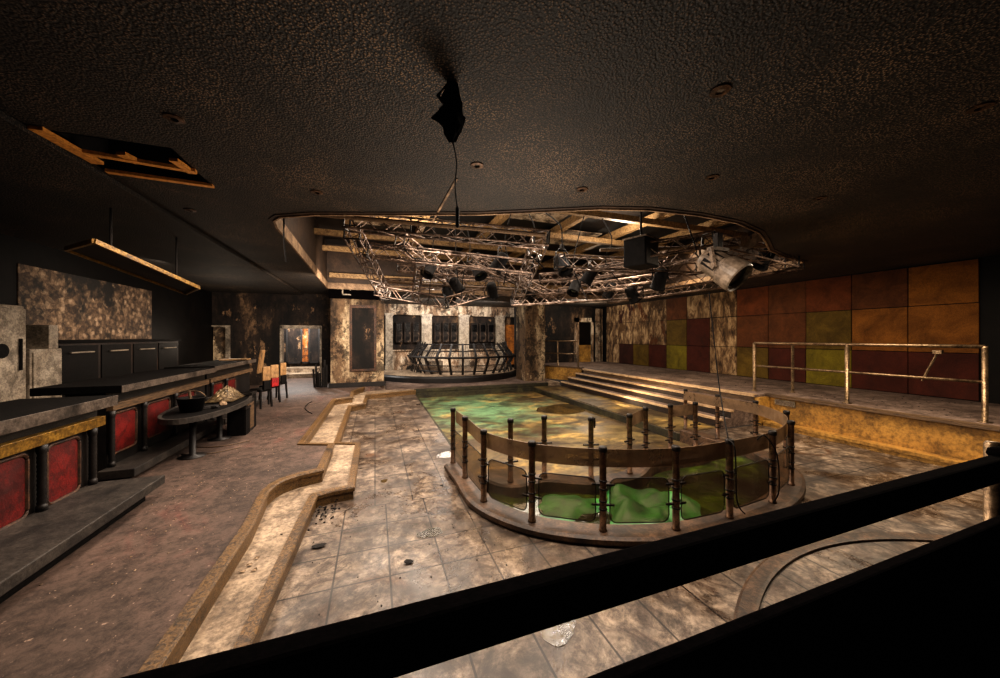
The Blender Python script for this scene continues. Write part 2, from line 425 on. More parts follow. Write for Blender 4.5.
# ------------------------------------------------------------------ FLOORS
def xy(x, y, z): p = at_z(x, y, z); return (p.x, p.y)
k1 = [xy(x, y, ZR) for (x, y) in ((158.8,663.6),(250,526.7),(266,493),(274,486),(283,481),(298,476),(321.5,470.5),(332.5,444.5),(302,444),(334.5,399.6),(352,397.4),(353,391.5),(364,387.5),(384,385.5))]
k1 = [(k1[0][0], .2)]+k1[:]
k2 = [xy(x, y, ZB) for (x, y) in ((249,639.5),(315,496.5),(331,492),(352.3,488),(359,444),(337.5,443.5),(350.5,406.5),(365,404),(367.5,395.2),(415.5,390.5))]
k2 = [(k2[0][0], .2)]+k2
PXL, PXR, PY1 = 1.30, 5.95, 12.5
# fence posts (plan positions of the near U and of the straight inner row)
TOPZ = .92
outer_px = [(453,408),(465,416.4),(483.7,429.7),(532,441),(603,446.4),(676,445.6),(729.6,439),(772.6,430.5),(791,420.4),(786.4,410.6),(755.6,400.5),(717.4,394.4),(685.5,389)]
inner_px = [(510.5,418.6),(544.2,415.6),(591,417),(629.6,413.8),(645.7,407),(670.4,404),(695.4,402)]
outer = [at_z(x, y, TOPZ) for x, y in outer_px]; inner = [at_z(x, y, TOPZ) for x, y in inner_px]
outer_s = smooth_path([(p.x,p.y,0) for p in outer], 6)
# pool hole = fence U (inner edge of its kerb) + rectangle
c0 = Vector((3.5, 4.6, 0))
def inset(p, k): d = (Vector((p[0],p[1],0))-c0); return Vector((p[0],p[1],0))-d.normalized()*k
U = [inset(p, .05) for p in outer_s]
hole = [(PXL, PY1), (PXL, 5.35)]+[(p.x, p.y) for p in U]+[(PXR, 5.5), (PXR, PY1)]
mb = MB(); mb.poly([[(-1.4,-.6),(8.3,-.6),(8.3,5.4),(7.2,5.4),(7.2,13.4),(-1.4,13.4)], hole], 0.0, -.02)
struct('floor_tiles', mb, M['tiles'], 'scuffed marble tile floor around the sunken dance pit', 'floor')
mb = MB(); mb.box(.9, 7.2, 2.3, 13.2, -.26, -.16)
struct('floor_dance_pit', mb, M['pool'], 'sunken dance pit floor stained green and yellow', 'floor')
mb = MB(); mb.sweep([(p[0],p[1],0) for p in hole], [(-.0,-.005),(-.0,-.2),(-.05,-.2),(-.05,-.005)], True)
struct('trim_pit_edge', mb, M['pit'], 'dark olive wall lining the edge of the sunken dance pit', 'trim')
mb = MB(); mb.box(PXR+.02, 7.1, 5.5, 12.5, -.02, .015)
struct('floor_stained_strip', mb, M['pool'], 'stained flat strip between dance pit and right-hand steps', 'floor')
far = [(8.2,13.4),(8.2,19.5),(-6,19.5),(-6,.2)]
b_poly = k2+[(1.3,PY1),(5.8,PY1),(6.6,PY1),(7.2,12.6)]+[(7.2,18),( -5.3,18),(-5.3,.2)]
mb = MB(); mb.poly([b_poly], ZB, -.02)
struct('floor_step', mb, M['beige'], 'pale beige step between red carpet floor and tiles, widening before the stage', 'floor')
r_poly = k1+[(.3,12.9),(.3,18),(-5.3,18),(-5.3,.2)]
mb = MB(); mb.poly([r_poly], ZR, ZB-.05)
struct('floor_bar_side', mb, M['red'], 'burnt red carpet floor beside the bar', 'floor')
mb = MB(); mb.poly([[(.35,12.75),(6.2,12.75),(7.1,13.2),(7.1,15.4),(.35,15.4)]], ZB+.012, ZB)
struct('floor_stage_front', mb, M['plat'], 'dusty brown floor between dance pit and round stage', 'floor')
def kerb(path, z, h, label, nm):
    mb = MB(); mb.sweep([(p[0],p[1],z) for p in path], [(-.06,.0),(-.06,.022),(.018,.022),(.03,.008),(.03,-.03),(.012,-.04),(.012,-h),(-.01,-h),(-.01,0)])
    return struct(nm, mb, M['kerb'], label, 'trim')
kerb(k1[:-1], ZR, ZR-ZB, 'upper wooden kerb zigzagging along the red carpet floor', 'trim_upper_kerb')
kerb(k2, ZB, ZB, 'lower wooden kerb between beige step and marble tiles', 'trim_lower_kerb')
mb = MB(); mb.sweep([(1.3,PY1,ZB),(5.8,PY1,ZB),(6.6,PY1,ZB)], [(-.1,0),(-.1,.02),(.03,.02),(.03,-.08),(.01,-.08),(.01,-.3),(-.02,-.3)])
struct('trim_pit_far_edge', mb, M['pit'], 'dark far rim of the dance pit below the stage', 'trim')

# right platform, steps, riser
mb = MB(); mb.poly([[(8.15,5.4),(8.5,5.4),(8.5,-.5),(11.6,-.5),(11.6,15.9),(6.6,15.9),(6.95,14.55),(8.15,12.5)]], ZP, ZP-.05)
struct('floor_platform', mb, M['plat'], 'raised dusty platform along the coloured wall', 'floor')
mb = MB(); mb.box(8.52, 8.7, -.5, 5.38, 0, ZP-.05); mb.box(8.17, 8.6, 5.33, 5.45, 0, ZP-.05)
struct('trim_ochre_riser', mb, M['yellow'], 'ochre painted riser below the raised platform', 'trim')
mb = MB(); mb.box(8.24, 8.54, -.5, 5.3, 0, .11); mb.box(8.22,8.27,-.5,5.3,.07,.125)
struct('trim_ochre_ledge', mb, M['yellow'], 'low ochre ledge at the foot of the riser', 'trim')
mb = MB(); mb.box(8.46, 8.6, -.5, 5.42, ZP-.045, ZP+.012)
struct('trim_platform_lip', mb, M['browntrim'], 'brown wooden lip along the platform edge above the ochre riser', 'trim')
st = [(7.1,7.42,.2),(7.42,7.77,.37),(7.77,8.15,.52)]
for i, (x0, x1, z) in enumerate(st):
    mb = MB(); mb.box(x0, 8.3, 5.45, 12.3, (0,.2,.37)[i], z)
    o = struct('floor_stair', mb, M['plat'], 'long dusty stair tread up to the platform, %s step' % ('lowest','middle','top')[i], 'step')
    mb = MB(); mb.box(x0-.025, x0+.07, 5.43, 12.3, z-.035, z+.008); mb.build('nosing', M['stepwood'], o)
    mb = MB(); mb.box(x0-.006, x0+.004, 5.45, 12.3, (0,.2,.37)[i], z-.03); mb.build('riser', M['brownwall'], o)
mb = MB(); mb.box(8.1, 8.24, 5.43, 12.3, ZP-.045, ZP+.01); o = struct('trim_platform_nosing', mb, M['stepwood'], 'worn pale edge of the platform above the long stairs', 'trim')
mb = MB(); mb.box(8.14, 8.2, 5.45, 12.3, .5, ZP-.04); struct('trim_platform_riser', mb, M['browntrim'], 'brown riser under the platform edge at the stairs', 'trim')

# ------------------------------------------------------------------ CEILING with the big opening
hp = [(274,226),(271,219),(277,215),(312,212.5),(400,212.5),(480,212),(545,209),(600,206.5),(650,207.5),(700,213),(740,221),(762,231),(768,240),(772,249),(788,256),(806,261)]
op = [xy(x, y, ZC) for x, y in hp]
op = op+[(9.05,5.3),(9.25,6.6),(9.6,12.0),(9.3,12.6),(-1.5,12.6)]
hatch = [(-2.45,3.76),(-1.66,3.76),(-1.66,4.47),(-2.45,4.47)]
mb = MB(); mb.poly([[(-5.4,-1.2),(11.7,-1.2),(11.7,18.4),(-5.4,18.4)], op, hatch], ZC, ZC+.06)
struct('ceiling', mb, M['ceiling'], 'soot blackened textured ceiling with a large opening', 'ceiling')
mb = MB(); mb.sweep([(p[0],p[1],ZC-.012) for p in op], [(-.02,0),(-.02,1.5),(.03,1.5),(.03,0)], True)
struct('trim_opening_skirt', mb, M['skirt'], 'brown skirt lining the ceiling opening', 'trim')
mb = MB(); mb.sweep([(p[0],p[1],ZC-.03) for p in op], [(-.05,0),(-.05,.2),(-.022,.2),(-.022,0)], True)
struct('trim_opening_edge', mb, M['skirtedge'], 'pale edge board around the ceiling opening', 'trim')
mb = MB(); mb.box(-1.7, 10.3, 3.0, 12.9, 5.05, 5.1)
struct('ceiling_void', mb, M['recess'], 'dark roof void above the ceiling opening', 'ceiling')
mb = MB(); mb.sweep([(-2.45,3.76,ZC),(-1.66,3.76,ZC),(-1.66,4.47,ZC),(-2.45,4.47,ZC)], [(0,.0),(0,.4),(.02,.4),(.02,.0)], True)
mb.box(-2.6,-1.5,3.6,4.6,ZC+.4,ZC+.42)
struct('ceiling_hatch_void', mb, M['recess'], 'dark void above the broken ceiling hatch', 'ceiling')
# soffit line over the bar
sx = -2.5
mb = MB(); mb.box(-5.35, sx, -1.2, 14.6, ZC-.06, ZC-.01)
struct('ceiling_bar_soffit', mb, M['ceiling'], 'slightly lower ceiling panel above the far bar', 'ceiling')

# ------------------------------------------------------------------ WALLS
mb = MB(); mb.box(-5.5,-5.3,-1.2,18.4,ZR-.3,ZC); struct('wall_left', mb, M['charwall'], 'soot black wall behind the bar', 'wall')
mb = MB(); mb.box(-5.3,-5.285,7.7,11.15,1.95,3.16); struct('trim_wallpaper', mb, M['wallpaper'], 'scorched floral wallpaper panel behind the bar', 'wallpaper')
mb = MB(); mb.box(-5.29,-4.75,5.2,6.6,ZR,3.15); struct('trim_brown_pier', mb, M['brownwall'], 'brown boarded pier at the left edge of the picture behind the bar', 'pier')
mb = MB(); mb.box(-5.3,-3.1,11.15,11.3,ZR,ZC-.07); 
mb = MB(); mb.box(11.57,11.75,-1.2,15.9,0,ZC); struct('wall_right', mb, M['charwall'], 'black wall behind the coloured fabric panels', 'wall')
# back wall, left part, with window and doorway (Y = 14.6)
YL = 14.6
def Xat(px, Y): return at_Y(px, 300, Y).x
dx0, dx1 = Xat(281,YL), Xat(321,YL); wx0, wx1 = Xat(205.5,YL), Xat(230.5,YL)
ztop = at_Y(300,327,YL).z; wz0, wz1 = at_Y(218,362,YL).z, at_Y(218,327,YL).z
mb = MB()
mb.box(-5.3, wx0, YL, YL+.15, ZR, ZC); mb.box(wx1, dx0, YL, YL+.15, ZR, ZC); mb.box(dx1, -1.3, YL, YL+.15, ZR, ZC)
mb.box(wx0, wx1, YL, YL+.15, ZR, wz0); mb.box(wx0, wx1, YL, YL+.15, wz1, ZC); mb.box(dx0, dx1, YL, YL+.15, ztop, ZC)
struct('wall_back_left', mb, M['plasterdk'], 'charred back wall beyond the bar with doorway', 'wall')
mb = MB()
for a, b in ((dx0-.03,dx0+.05),(dx1-.04,dx1+.03)): mb.box(a, b, YL-.04, YL+.17, ZR, ztop+.05)
mb.box(dx0, dx1, YL-.04, YL+.17, ztop-.06, ztop+.06)
d = struct('door_1', mb, M['white'], 'open white framed doorway to the bright back room', 'doorway')
mb = MB()
for a, b in ((wx0,wx0+.14),(wx1-.14,wx1)): mb.box(a, b, YL-.03, YL+.18, wz0, wz1)
mb.box(wx0, wx1, YL-.03, YL+.18, wz0-.05, wz0); mb.box(wx0, wx1, YL-.03, YL+.18, wz1, wz1+.06)
w = struct('window_1', mb, M['white'], 'small scorched window left of the back doorway', 'window')
mb = MB(); mb.box(wx0+.14, wx1-.14, YL+.1, YL+.12, wz0, wz1); mb.build('pane', M['plaster'], w)
# back room behind the doorway
mb = MB(); mb.box(-5.3, 1.0, 18.2, 18.35, ZR, ZC); struct('wall_back_room', mb, M['plasterdk'], 'stained far wall of the back room seen through the doorway', 'wall')
mb = MB(); mb.box(Xat(284,18.1), Xat(322,18.1), 17.2, 18.2, ZR, ZR+.35); mb.box(Xat(284,17), Xat(322,17), 16.4, 17.2, ZR, ZR+.17)
struct('floor_back_room_steps', mb, M['beige'], 'pale low steps in the back room', 'step')
bx0, bx1 = Xat(286,18.1), Xat(320,18.1)
root = thing('back_room_window', 'orange and grey glazed panel on the far wall of the back room', 'window panel', ((bx0+bx1)/2, 18.1, ZR+.5))
hw = (bx1-bx0)/2
mb = MB(); mb.box(-hw,hw,-.03,0,1.9,2.0); mb.box(-hw,hw,-.03,0,0,.08)
for x in (-hw,-.15*hw,.3*hw,hw-.06): mb.box(x,x+.07,-.03,0,0,2)
mb.build('frame', M['blackpaint'], root)
mb = MB(); mb.box(-.1*hw,.3*hw,-.02,0,.08,1.9); mb.build('pane', M['scorched'], root)
mb = MB(); mb.box(-hw,-.15*hw,-.02,0,.08,1.9); mb.build('pane', M['plasterdk'], root)
mb = MB(); mb.box(.35*hw,hw,-.02,0,.08,1.9); mb.build('pane', M['plasterdk'], root)
# burnt pillar between bar and stage
PX0, PX1, PYF = Xat(330.5,12.85), Xat(384,12.85), 12.85
mb = MB(); mb.box(PX0, PX1, PYF, YL+.1, ZR-.05, ZC); struct('wall_pillar', mb, M['plaster'], 'broad burnt plaster pillar between bar and stage', 'pillar')
mb = MB(); nx0, nx1 = Xat(352,12.8), Xat(374,12.8)
for a, b, c_, e in ((nx0-.08,nx0,.9,3.0),(nx1,nx1+.08,.9,3.0),(nx0-.08,nx1+.08,3.0,3.1),(nx0-.08,nx1+.08,.82,.9)): mb.box(a,b,PYF-.05,PYF+.01,c_,e)
o = struct('trim_pillar_frame', mb, M['brownframe'], 'charred picture frame on the front of the burnt pillar', 'frame')
mb = MB(); mb.box(nx0,nx1,PYF-.02,PYF-.005,.9,3.0); mb.build('panel', M['plasterdk'], o)
mb = MB(); mb.box(PX0-.06, PX1+.06, PYF-.04, PYF, ZR, ZR+.16); struct('baseboard_pillar', mb, M['blackpaint'], 'black skirting at the foot of the burnt pillar', 'baseboard')
mb = MB(); mb.box(PX0-.05, PX1+.1, PYF-.12, PYF, ZC-.32, ZC-.02); struct('trim_pillar_head', mb, M['nearblack'], 'black beam across the head of the burnt pillar', 'beam')
# small bent fixture on the beam
p = at_Y(346.5, 291, PYF-.14)
mb = MB(); mb.sweep([(p.x-.14,p.y,p.z),(p.x+.14,p.y,p.z)], [(-.01,-.14),(.01,-.14),(.01,-.1),(-.01,-.1)])
mb.box(p.x-.14,p.x-.1,p.y-.01,p.y+.02,p.z-.14,p.z+.14); mb.box(p.x-.14,p.x+.14,p.y-.01,p.y+.02,p.z+.1,p.z+.14); mb.box(p.x+.1,p.x+.14,p.y-.01,p.y+.02,p.z+.02,p.z+.14)
one('wall_bracket', mb, M['white'], 'pale square bracket mounted on the black beam above the burnt pillar', 'bracket')
# stage back wall with pilasters and alcoves
YS = 17.6
mb = MB(); mb.box(PX1-.4, 8.2, YS, YS+.2, .1, 5.0); struct('wall_back_stage', mb, M['plasterdk'], 'charred wall behind the round stage', 'wall')
zt, zb = at_Y(450,316,YS).z, at_Y(450,349,YS).z
mb = MB(); mb.box(PX1-.3, Xat(522,YS), YS-.2, YS, zt, ZC-.02)
struct('trim_stage_lintel', mb, M['plasterlt'], 'smoke stained lintel above the stage alcoves', 'lintel')
for i, (a, b) in enumerate(((385.5,392.5),(421,431),(458,467.5),(495,503))):
    mb = MB(); xa, xb = Xat(a,YS), Xat(b,YS); mb.box(xa, xb, YS-.3, YS, .4, zt+.03); mb.box(xa-.04, xb+.04, YS-.33, YS, zt-.05, zt+.06); mb.box(xa-.03,xb+.03,YS-.33,YS,.4,.62)
    struct('trim_stage_pilaster', mb, M['white'], 'white pilaster on the stage back wall, %s from the left' % ('first','second','third','fourth')[i], 'pilaster')
for i, (a, b) in enumerate(((392.5,421),(431,458),(467.5,495))):
    xa, xb = Xat(a,YS), Xat(b,YS)
    mb = MB(); mb.box(xa, xb, YS-.22, YS, .4, zb); mb.box(xa, xb, YS-.3, YS, zb-.06, zb)
    struct('trim_stage_dado', mb, M['plasterlt'], 'stained dado wall below the %s stage alcove' % ('left','middle','right')[i], 'dado')
    for k in range(3):
        x0 = xa+(xb-xa)*(.1+.3*k); wd = (xb-xa)*.23; zz = zb+.35
        root = thing('wall_cabinet', 'charred grey box cabinet, %s of three in the %s stage alcove' % (('left','middle','right')[k], ('left','middle','right')[i]), 'cabinet', (x0+wd/2, YS-.01, zz), 0, 'charred cabinets in the stage alcoves')
        mb = MB(); mb.box(-wd/2,wd/2,-.2,0,0,1.0,.02); mb.build('body', M['burntcase'], root)
        mb = MB(); mb.box(-wd*.35,wd*.35,-.215,-.2,.55,.9); mb.build('screen', M['lens'], root)
        mb = MB(); mb.box(-wd*.3,wd*.3,-.22,-.2,.14,.3); mb.build('slot_panel', M['black'], root)
# orange door right of the alcoves
xa, xb = Xat(505,YS-.05), Xat(525,YS-.05)
mb = MB(); mb.box(xa,xb,YS-.12,YS-.02,.5,at_Y(515,325,YS).z)
d = struct('door_2', mb, M['orange'], 'orange painted door at the back of the stage', 'door')
mb = MB(); mb.box(xa+(xb-xa)*.42,xa+(xb-xa)*.55,YS-.14,YS-.11,.5,at_Y(515,327,YS).z); mb.build('door_stile', M['plasterlt'], d)
mb = MB(); mb.box(xb-.3,xb-.2,YS-.17,YS-.12,1.5,1.55); mb.build('handle', M['rail'], d)
# right stage pillar & wall
qx0, qx1 = Xat(525.5,13.2), Xat(545,13.2)
mb = MB(); mb.box(qx0, qx1, 13.2, 14.2, ZB, ZC); struct('wall_pillar_right', mb, M['plaster'], 'charred pillar right of the round stage', 'pillar')
mb = MB(); mb.box(qx1-.3, 11.7, 15.75, 15.95, 0, ZC); struct('wall_back_right', mb, M['plasterdk'], 'burnt back wall right of the stage', 'wall')
mb = MB(); mb.bar((6.92,14.55,(ZB+ZP)/2),(8.2,12.5,(ZB+ZP)/2),.1,ZP-ZB); struct('trim_low_wall', mb, M['yellow'], 'low ochre wall at the far end of the platform', 'low wall')
mb = MB(); mb.bar((6.9,14.6,ZP+.02),(8.22,12.46,ZP+.02),.18,.05); struct('trim_low_wall_cap', mb, M['browntrim'], 'brown cap on the low ochre wall', 'trim')
xa, xb = Xat(574.5,15.7), Xat(592.5,15.7); zt2 = at_Y(583,318,15.7).z
mb = MB(); mb.box(xa,xa+.22,15.6,15.76,ZP,zt2); mb.box(xb-.12,xb,15.6,15.76,ZP,zt2); mb.box(xa,xb,15.6,15.76,zt2-.22,zt2)
d = struct('door_3', mb, M['plasterlt'], 'pale framed door at the far end of the platform', 'door')
zm = at_Y(583,345,15.7).z
mb = MB(); mb.box(xa+.22,xb-.12,15.68,15.74,ZP,zm); mb.build('lower_panel', M['yellow'], d)
mb = MB(); mb.box(xa+.22,xb-.12,15.68,15.74,zm,zt2-.22); mb.build('glazing', M['lens'], d)
for i, (a, b) in enumerate(((597,601),(603,607))):
    mb = MB(); mb.box(Xat(a,15.6),Xat(b,15.6),15.65,15.75,ZP,ZC-.1); struct('trim_back_strip', mb, M['plasterlt'], 'pale vertical strip on the burnt back wall, %s of two' % ('left','right')[i], 'trim')
# front wall behind camera left closed on the far ends only
mb = MB(); mb.box(-5.5,11.75,-1.4,-1.2,-.02,ZC); struct('wall_front', mb, M['charwall'], 'black wall at the near end of the room', 'wall')

# ------------------------------------------------------------------ coloured fabric panels on the right wall
cols = dict(amber=rgb(134,86,32), brown=rgb(98,58,30), maroon=rgb(76,32,20), orange=rgb(108,58,28), olive=rgb(100,80,28), green=rgb(120,108,28), dark=rgb(58,28,20), tan=rgb(84,62,40))
FM = {}
def fm(c, peel):
    if (c, peel) not in FM: FM[(c, peel)] = m_fabric('wall_fabric_%s_%s' % (c, ('plain','torn','peeled')[peel]), cols[c], .35, peel)
    return FM[(c, peel)]
grid = [  # bottom, middle, top for each column from the right-hand end
 (('maroon',0),('amber',0),('amber',0)), (('maroon',0),('amber',0),('brown',0)), (('green',0),('olive',0),('orange',0)),
 (('maroon',0),('brown',0),('brown',0)), (('olive',0),('brown',0),('orange',0)), (('tan',2),('tan',2),('tan',1)),
 (('maroon',0),('maroon',0),('tan',2)), (('green',0),('olive',0),('brown',0)), (('maroon',0),('brown',1),('tan',1)),
 (('olive',0),('tan',1),('brown',1)), (('dark',0),('tan',1),('dark',1)), (('tan',2),('tan',1),('tan',1))]
ordn = ['first','second','third','fourth','fifth','sixth','seventh','eighth','ninth','tenth','eleventh','twelfth']
zs = [.69,1.66,2.7,3.6]
cname = dict(amber='amber', brown='brown', maroon='dark red', orange='rust orange', olive='olive brown', green='olive green', dark='sooty maroon', tan='tan')
for ci, colm in enumerate(grid):
    for ri, (c, peel) in enumerate(colm):
        y0 = 3.27+ci*1.0; 
        mb = MB(); g = random.uniform(.004,.012)
        mb.box(0,.03,-.5+g,.5-g,g,zs[ri+1]-zs[ri]-g,.008)
        o = mb.build('fabric_wall_panel', fm(c, peel)); o.location = (11.535, y0+.5, zs[ri])
        tag(o, '%s%s fabric wall panel, %s row, %s column from the right-hand end' % (cname[c], (' torn',' peeled to white')[peel-1] if peel else '', ('bottom','middle','top')[ri], ordn[ci]), 'wall panel', 'fabric squares on the right wall')

# ------------------------------------------------------------------ platform railings
def railing(pts, zf, hs, name, label, brace=None):
    root = thing(name, label, 'railing', (pts[0][0], pts[0][1], zf))
    o = Vector((pts[0][0], pts[0][1], 0))
    P = [Vector((p[0],p[1],0))-o for p in pts]
    for p in P:
        mb = MB(); mb.lathe([(.075,0),(.075,.012),(.034,.016),(.034,hs[-1]-.02),(.03,hs[-1]+.01)], p, 12); mb.build('post', M['rail'], root, True)
    for h in hs:
        mb = MB(); mb.tube([p+Vector((0,0,h)) for p in P], .03 if h == hs[-1] else .024, 8); mb.build('rail_bar', M['rail'], root, True)
    if brace:
        mb = MB(); mb.tube(brace, .016, 6); mb.build('brace', M['rail'], root)
        mb = MB(); mb.box(brace[0][0]-.04,brace[0][0]+.04,brace[0][1]-.05,brace[0][1]+.05,brace[0][2]-.03,brace[0][2]+.03); mb.build('brace_bracket', M['rail'], root)
    return root
ra = [at_z(x, y, ZP) for x, y in ((765,390),(853.5,402.5),(996,420.5))]
ra = [(8.75, ra[0].y), (8.85, ra[1].y), (8.85, ra[2].y)]
rp = Vector((8.75, ra[0][1], 0))
b0 = at_X(938,352,8.85); b1 = at_X(922,381,8.85)
railing(ra, ZP, (.62,1.17), 'steel_railing', 'steel tube railing on the right platform above ochre riser', [b0-rp-Vector((0,0,ZP)), b1-rp-Vector((0,0,ZP))])
pp = at_z(778.5,391,ZP)
one('railing_end_post', MB().lathe([(.06,0),(.06,.012),(.03,.016),(.03,1.17)], (0,0,0), 12), M['rail'], 'short return post beside the left end of the steel railing', 'post', smooth=True).location = (9.35, 5.35, ZP)
zrow = ZP+.045
railing([(6.98,14.48),(7.6,13.48),(8.12,12.65)], zrow, (.55,1.1), 'steel_railing', 'small far steel railing on the low ochre wall beside the stage')
# vent in riser
root = thing('vent_grille', 'pale rectangular vent grille set in the ochre riser', 'vent', (8.505, 5.02, .48))
mb = MB(); mb.box(-.012,.02,-.2,.2,0,.12,.004); mb.build('frame', M['vent'], root)
mb = MB(); 
for k in range(5): mb.box(-.02,-.01,-.17,.17,.02+k*.018,.03+k*.018)
mb.build('louvre', M['greycase'], root)

# ------------------------------------------------------------------ fence around the tank
kp = [(-.12,0),(-.14,.03),(-.135,.07),(-.1,.09),(.12,.09),(.15,.075),(.15,-.16),(-.1,-.16)]
path = [(p.x,p.y,0.0) for p in outer_s]
mb = MB(); mb.sweep(path, [(-o, z) for o, z in kp][::-1])
struct('trim_tank_kerb', mb, M['tankkerb'], 'curved dark wooden kerb carrying the near fence posts', 'kerb')
inner_s = smooth_path([(1.45,4.6,0)]+[(p.x,p.y,0) for p in inner]+[(5.7,4.55,0)], 6)
mb = MB(); mb.sweep([(p.x,p.y,0) for p in inner_s], [(-.14,-.16),(-.14,.06),(-.1,.085),(.1,.085),(.13,.06),(.13,-.16)])
struct('trim_tank_back_wall', mb, M['tankkerb'], 'low curved wall carrying the inner row of fence posts', 'kerb')
zbase = .085
root0 = None
names_o = ['first','second','third','fourth','fifth','sixth','seventh','eighth','ninth','tenth','eleventh','twelfth','thirteenth']
def make_post(label, loc):
    h = TOPZ-zbase
    root = thing('fence_post', label, 'post', loc, 0, 'steel posts of the tank fence')
    mb = MB(); mb.lathe([(.042,0),(.042,.02),(.034,.025),(.034,h-.06),(.037,h-.055),(.037,h-.05)], (0,0,0), 14); mb.build('pole', M['pole'], root, True)
    mb = MB(); mb.lathe([(.04,h-.05),(.042,h-.04),(.042,h-.012),(.034,h)], (0,0,0), 14); mb.build('cap', M['clamp'], root, True)
    for z in (.3,.22,.5,.42):
        mb = MB(); mb.lathe([(.038,z-.008),(.041,z-.006),(.041,z+.006),(.038,z+.008)], (0,0,0), 14); mb.build('ring', M['clamp'], root)
    for z in (.26,.46):
        mb = MB(); mb.box(-.1,.1,-.012,.012,z-.008,z+.008); mb.ico((-.1,0,z),.014); mb.ico((.1,0,z),.014); mb.build('clamp', M['clamp'], root)
    return root
def tang(P, i):
    a, b = P[max(0,i-1)], P[min(len(P)-1,i+1)]; return math.atan2(b.y-a.y, b.x-a.x)
for i, p in enumerate(outer):
    lb = 'rusty fence post on the curved kerb, %s from its left end' % names_o[i]
    if root0 is None: root0 = make_post(lb, (p.x,p.y,zbase)); root0.rotation_euler = (0,0,tang(outer,i))
    else: dup(root0, lb, (p.x,p.y,zbase), tang(outer,i))
for i, p in enumerate(inner):
    dup(root0, 'rusty steel post of the inner fence row, %s of seven from the left' % names_o[i], (p.x,p.y,zbase), tang(inner,i))
def band(P, z0, z1, off=.05, th=.008):
    S = smooth_path([(p.x,p.y,0) for p in P], 6); mb = MB()
    mb.sweep([(q.x,q.y,z0) for q in S], [(off,0),(off,z1-z0),(off+th,z1-z0),(off+th,0)])
    return mb
one('smoked_rail_band', band(outer, .70, .88, -.052), M['band'], 'long smoked acrylic band along the tops of the curved fence posts', 'fence band', smooth=False)
one('smoked_rail_band', band(inner[3:5], .70, .88, -.045), M['band'], 'short smoked acrylic band between two middle posts of the inner row', 'fence band')
one('smoked_rail_band', band(inner[5:7], .70, .88, -.045), M['band'], 'short smoked acrylic band between the right-hand two posts of the inner row', 'fence band')
def rounded_panel(p, q, z0, z1, ins=.07, r=.07):
    d = (q-p); d.z = 0; L = d.length; d.normalize(); nrm = Vector((-d.y,d.x,0)); mb = MB(); pts = []
    for cx, cz, a0 in ((L-ins-r,z1-r,0),(ins+r,z1-r,90),(ins+r,z0+r,180),(L-ins-r,z0+r,270)):
        for k in range(5):
            a = math.radians(a0+k*22.5); pts.append((cx+r*math.cos(a), cz+r*math.sin(a)))
    f_ = [mb.bm.verts.new(Vector((p.x,p.y,0))+d*x+nrm*.0+Vector((0,0,z))) for x, z in pts]
    b_ = [mb.bm.verts.new(Vector((p.x,p.y,0))+d*x+nrm*.008+Vector((0,0,z))) for x, z in pts]
    mb.bm.faces.new(f_); mb.bm.faces.new(b_[::-1])
    for i in range(len(pts)): mb.bm.faces.new((f_[i], f_[(i+1)%len(pts)], b_[(i+1)%len(pts)], b_[i]))
    ed = MB(); ed.tube([Vector((p.x,p.y,0))+d*x+nrm*.004+Vector((0,0,z)) for x, z in pts+pts[:1]], .006, 5)
    return mb, ed
gapnames = ['between %s and %s posts' % (names_o[i], names_o[i+1]) for i in range(12)]
for i in list(range(0,9)):
    mb, ed = rounded_panel(outer[i], outer[i+1], .16, .60)
    o = one('clear_fence_panel', mb, M['panel'], 'clear panel low on the curved fence, %s from its left end' % gapnames[i], 'fence panel', 'clear panels low on the fence')
    ed.build('panel_edge', M['clamp'], o)
# water in the tank and green cloth
tank = [(p.x,p.y) for p in [inset(q,.14) for q in outer_s if q.y < 4.35]]
tank = tank+[(p.x,p.y-.2) for p in inner_s[::-1] if 1.5 < p.x < 5.6]
mb = MB(); mb.poly([tank], -.045, -.06)
tag(mb.build('tank_water', M['water']), 'murky green water in the shallow tank inside the fence', 'water', kind='stuff')
def cloth(cx, cy, rx, ry, h, seed, rot=0):
    rnd = random.Random(seed); ph = [rnd.uniform(0,6) for _ in range(6)]
    def fn(u, v):
        a = u*2*PI; rr = v; e = 1+.16*math.sin(3*a+ph[0])+.09*math.sin(7*a+ph[1])
        x = rx*rr*e*math.cos(a); y = ry*rr*e*math.sin(a)
        q1 = x*.8+y*.6; z = (1-rr**2.5)*h*(.45+.3*math.sin(q1*7+ph[2]+1.3*math.sin(y*4+ph[0]))+.2*math.sin((x*.4-y)*9+ph[3]+math.sin(x*5))+.06*math.sin(q1*19+ph[4]))
        c, s_ = math.cos(rot), math.sin(rot)
        return Vector((x*c-y*s_, x*s_+y*c, max(z, 0)))
    return MB().grid(fn, 56, 14)
mb = cloth(0,0,.62,.5,.34,5,.3); o = one('green_cloth', mb, M['green'], 'crumpled bright green cloth heaped in the tank water', 'cloth', smooth=True); p = at_z(648,509,-.04); o.location = (p.x, p.y, -.045)
mb = cloth(0,0,.42,.3,.08,9,.1); o = one('green_cloth', mb, M['green'], 'flatter green cloth patch in the tank left of the heap', 'cloth', smooth=True); p = at_z(568,506,-.04); o.location = (p.x, p.y, -.045)
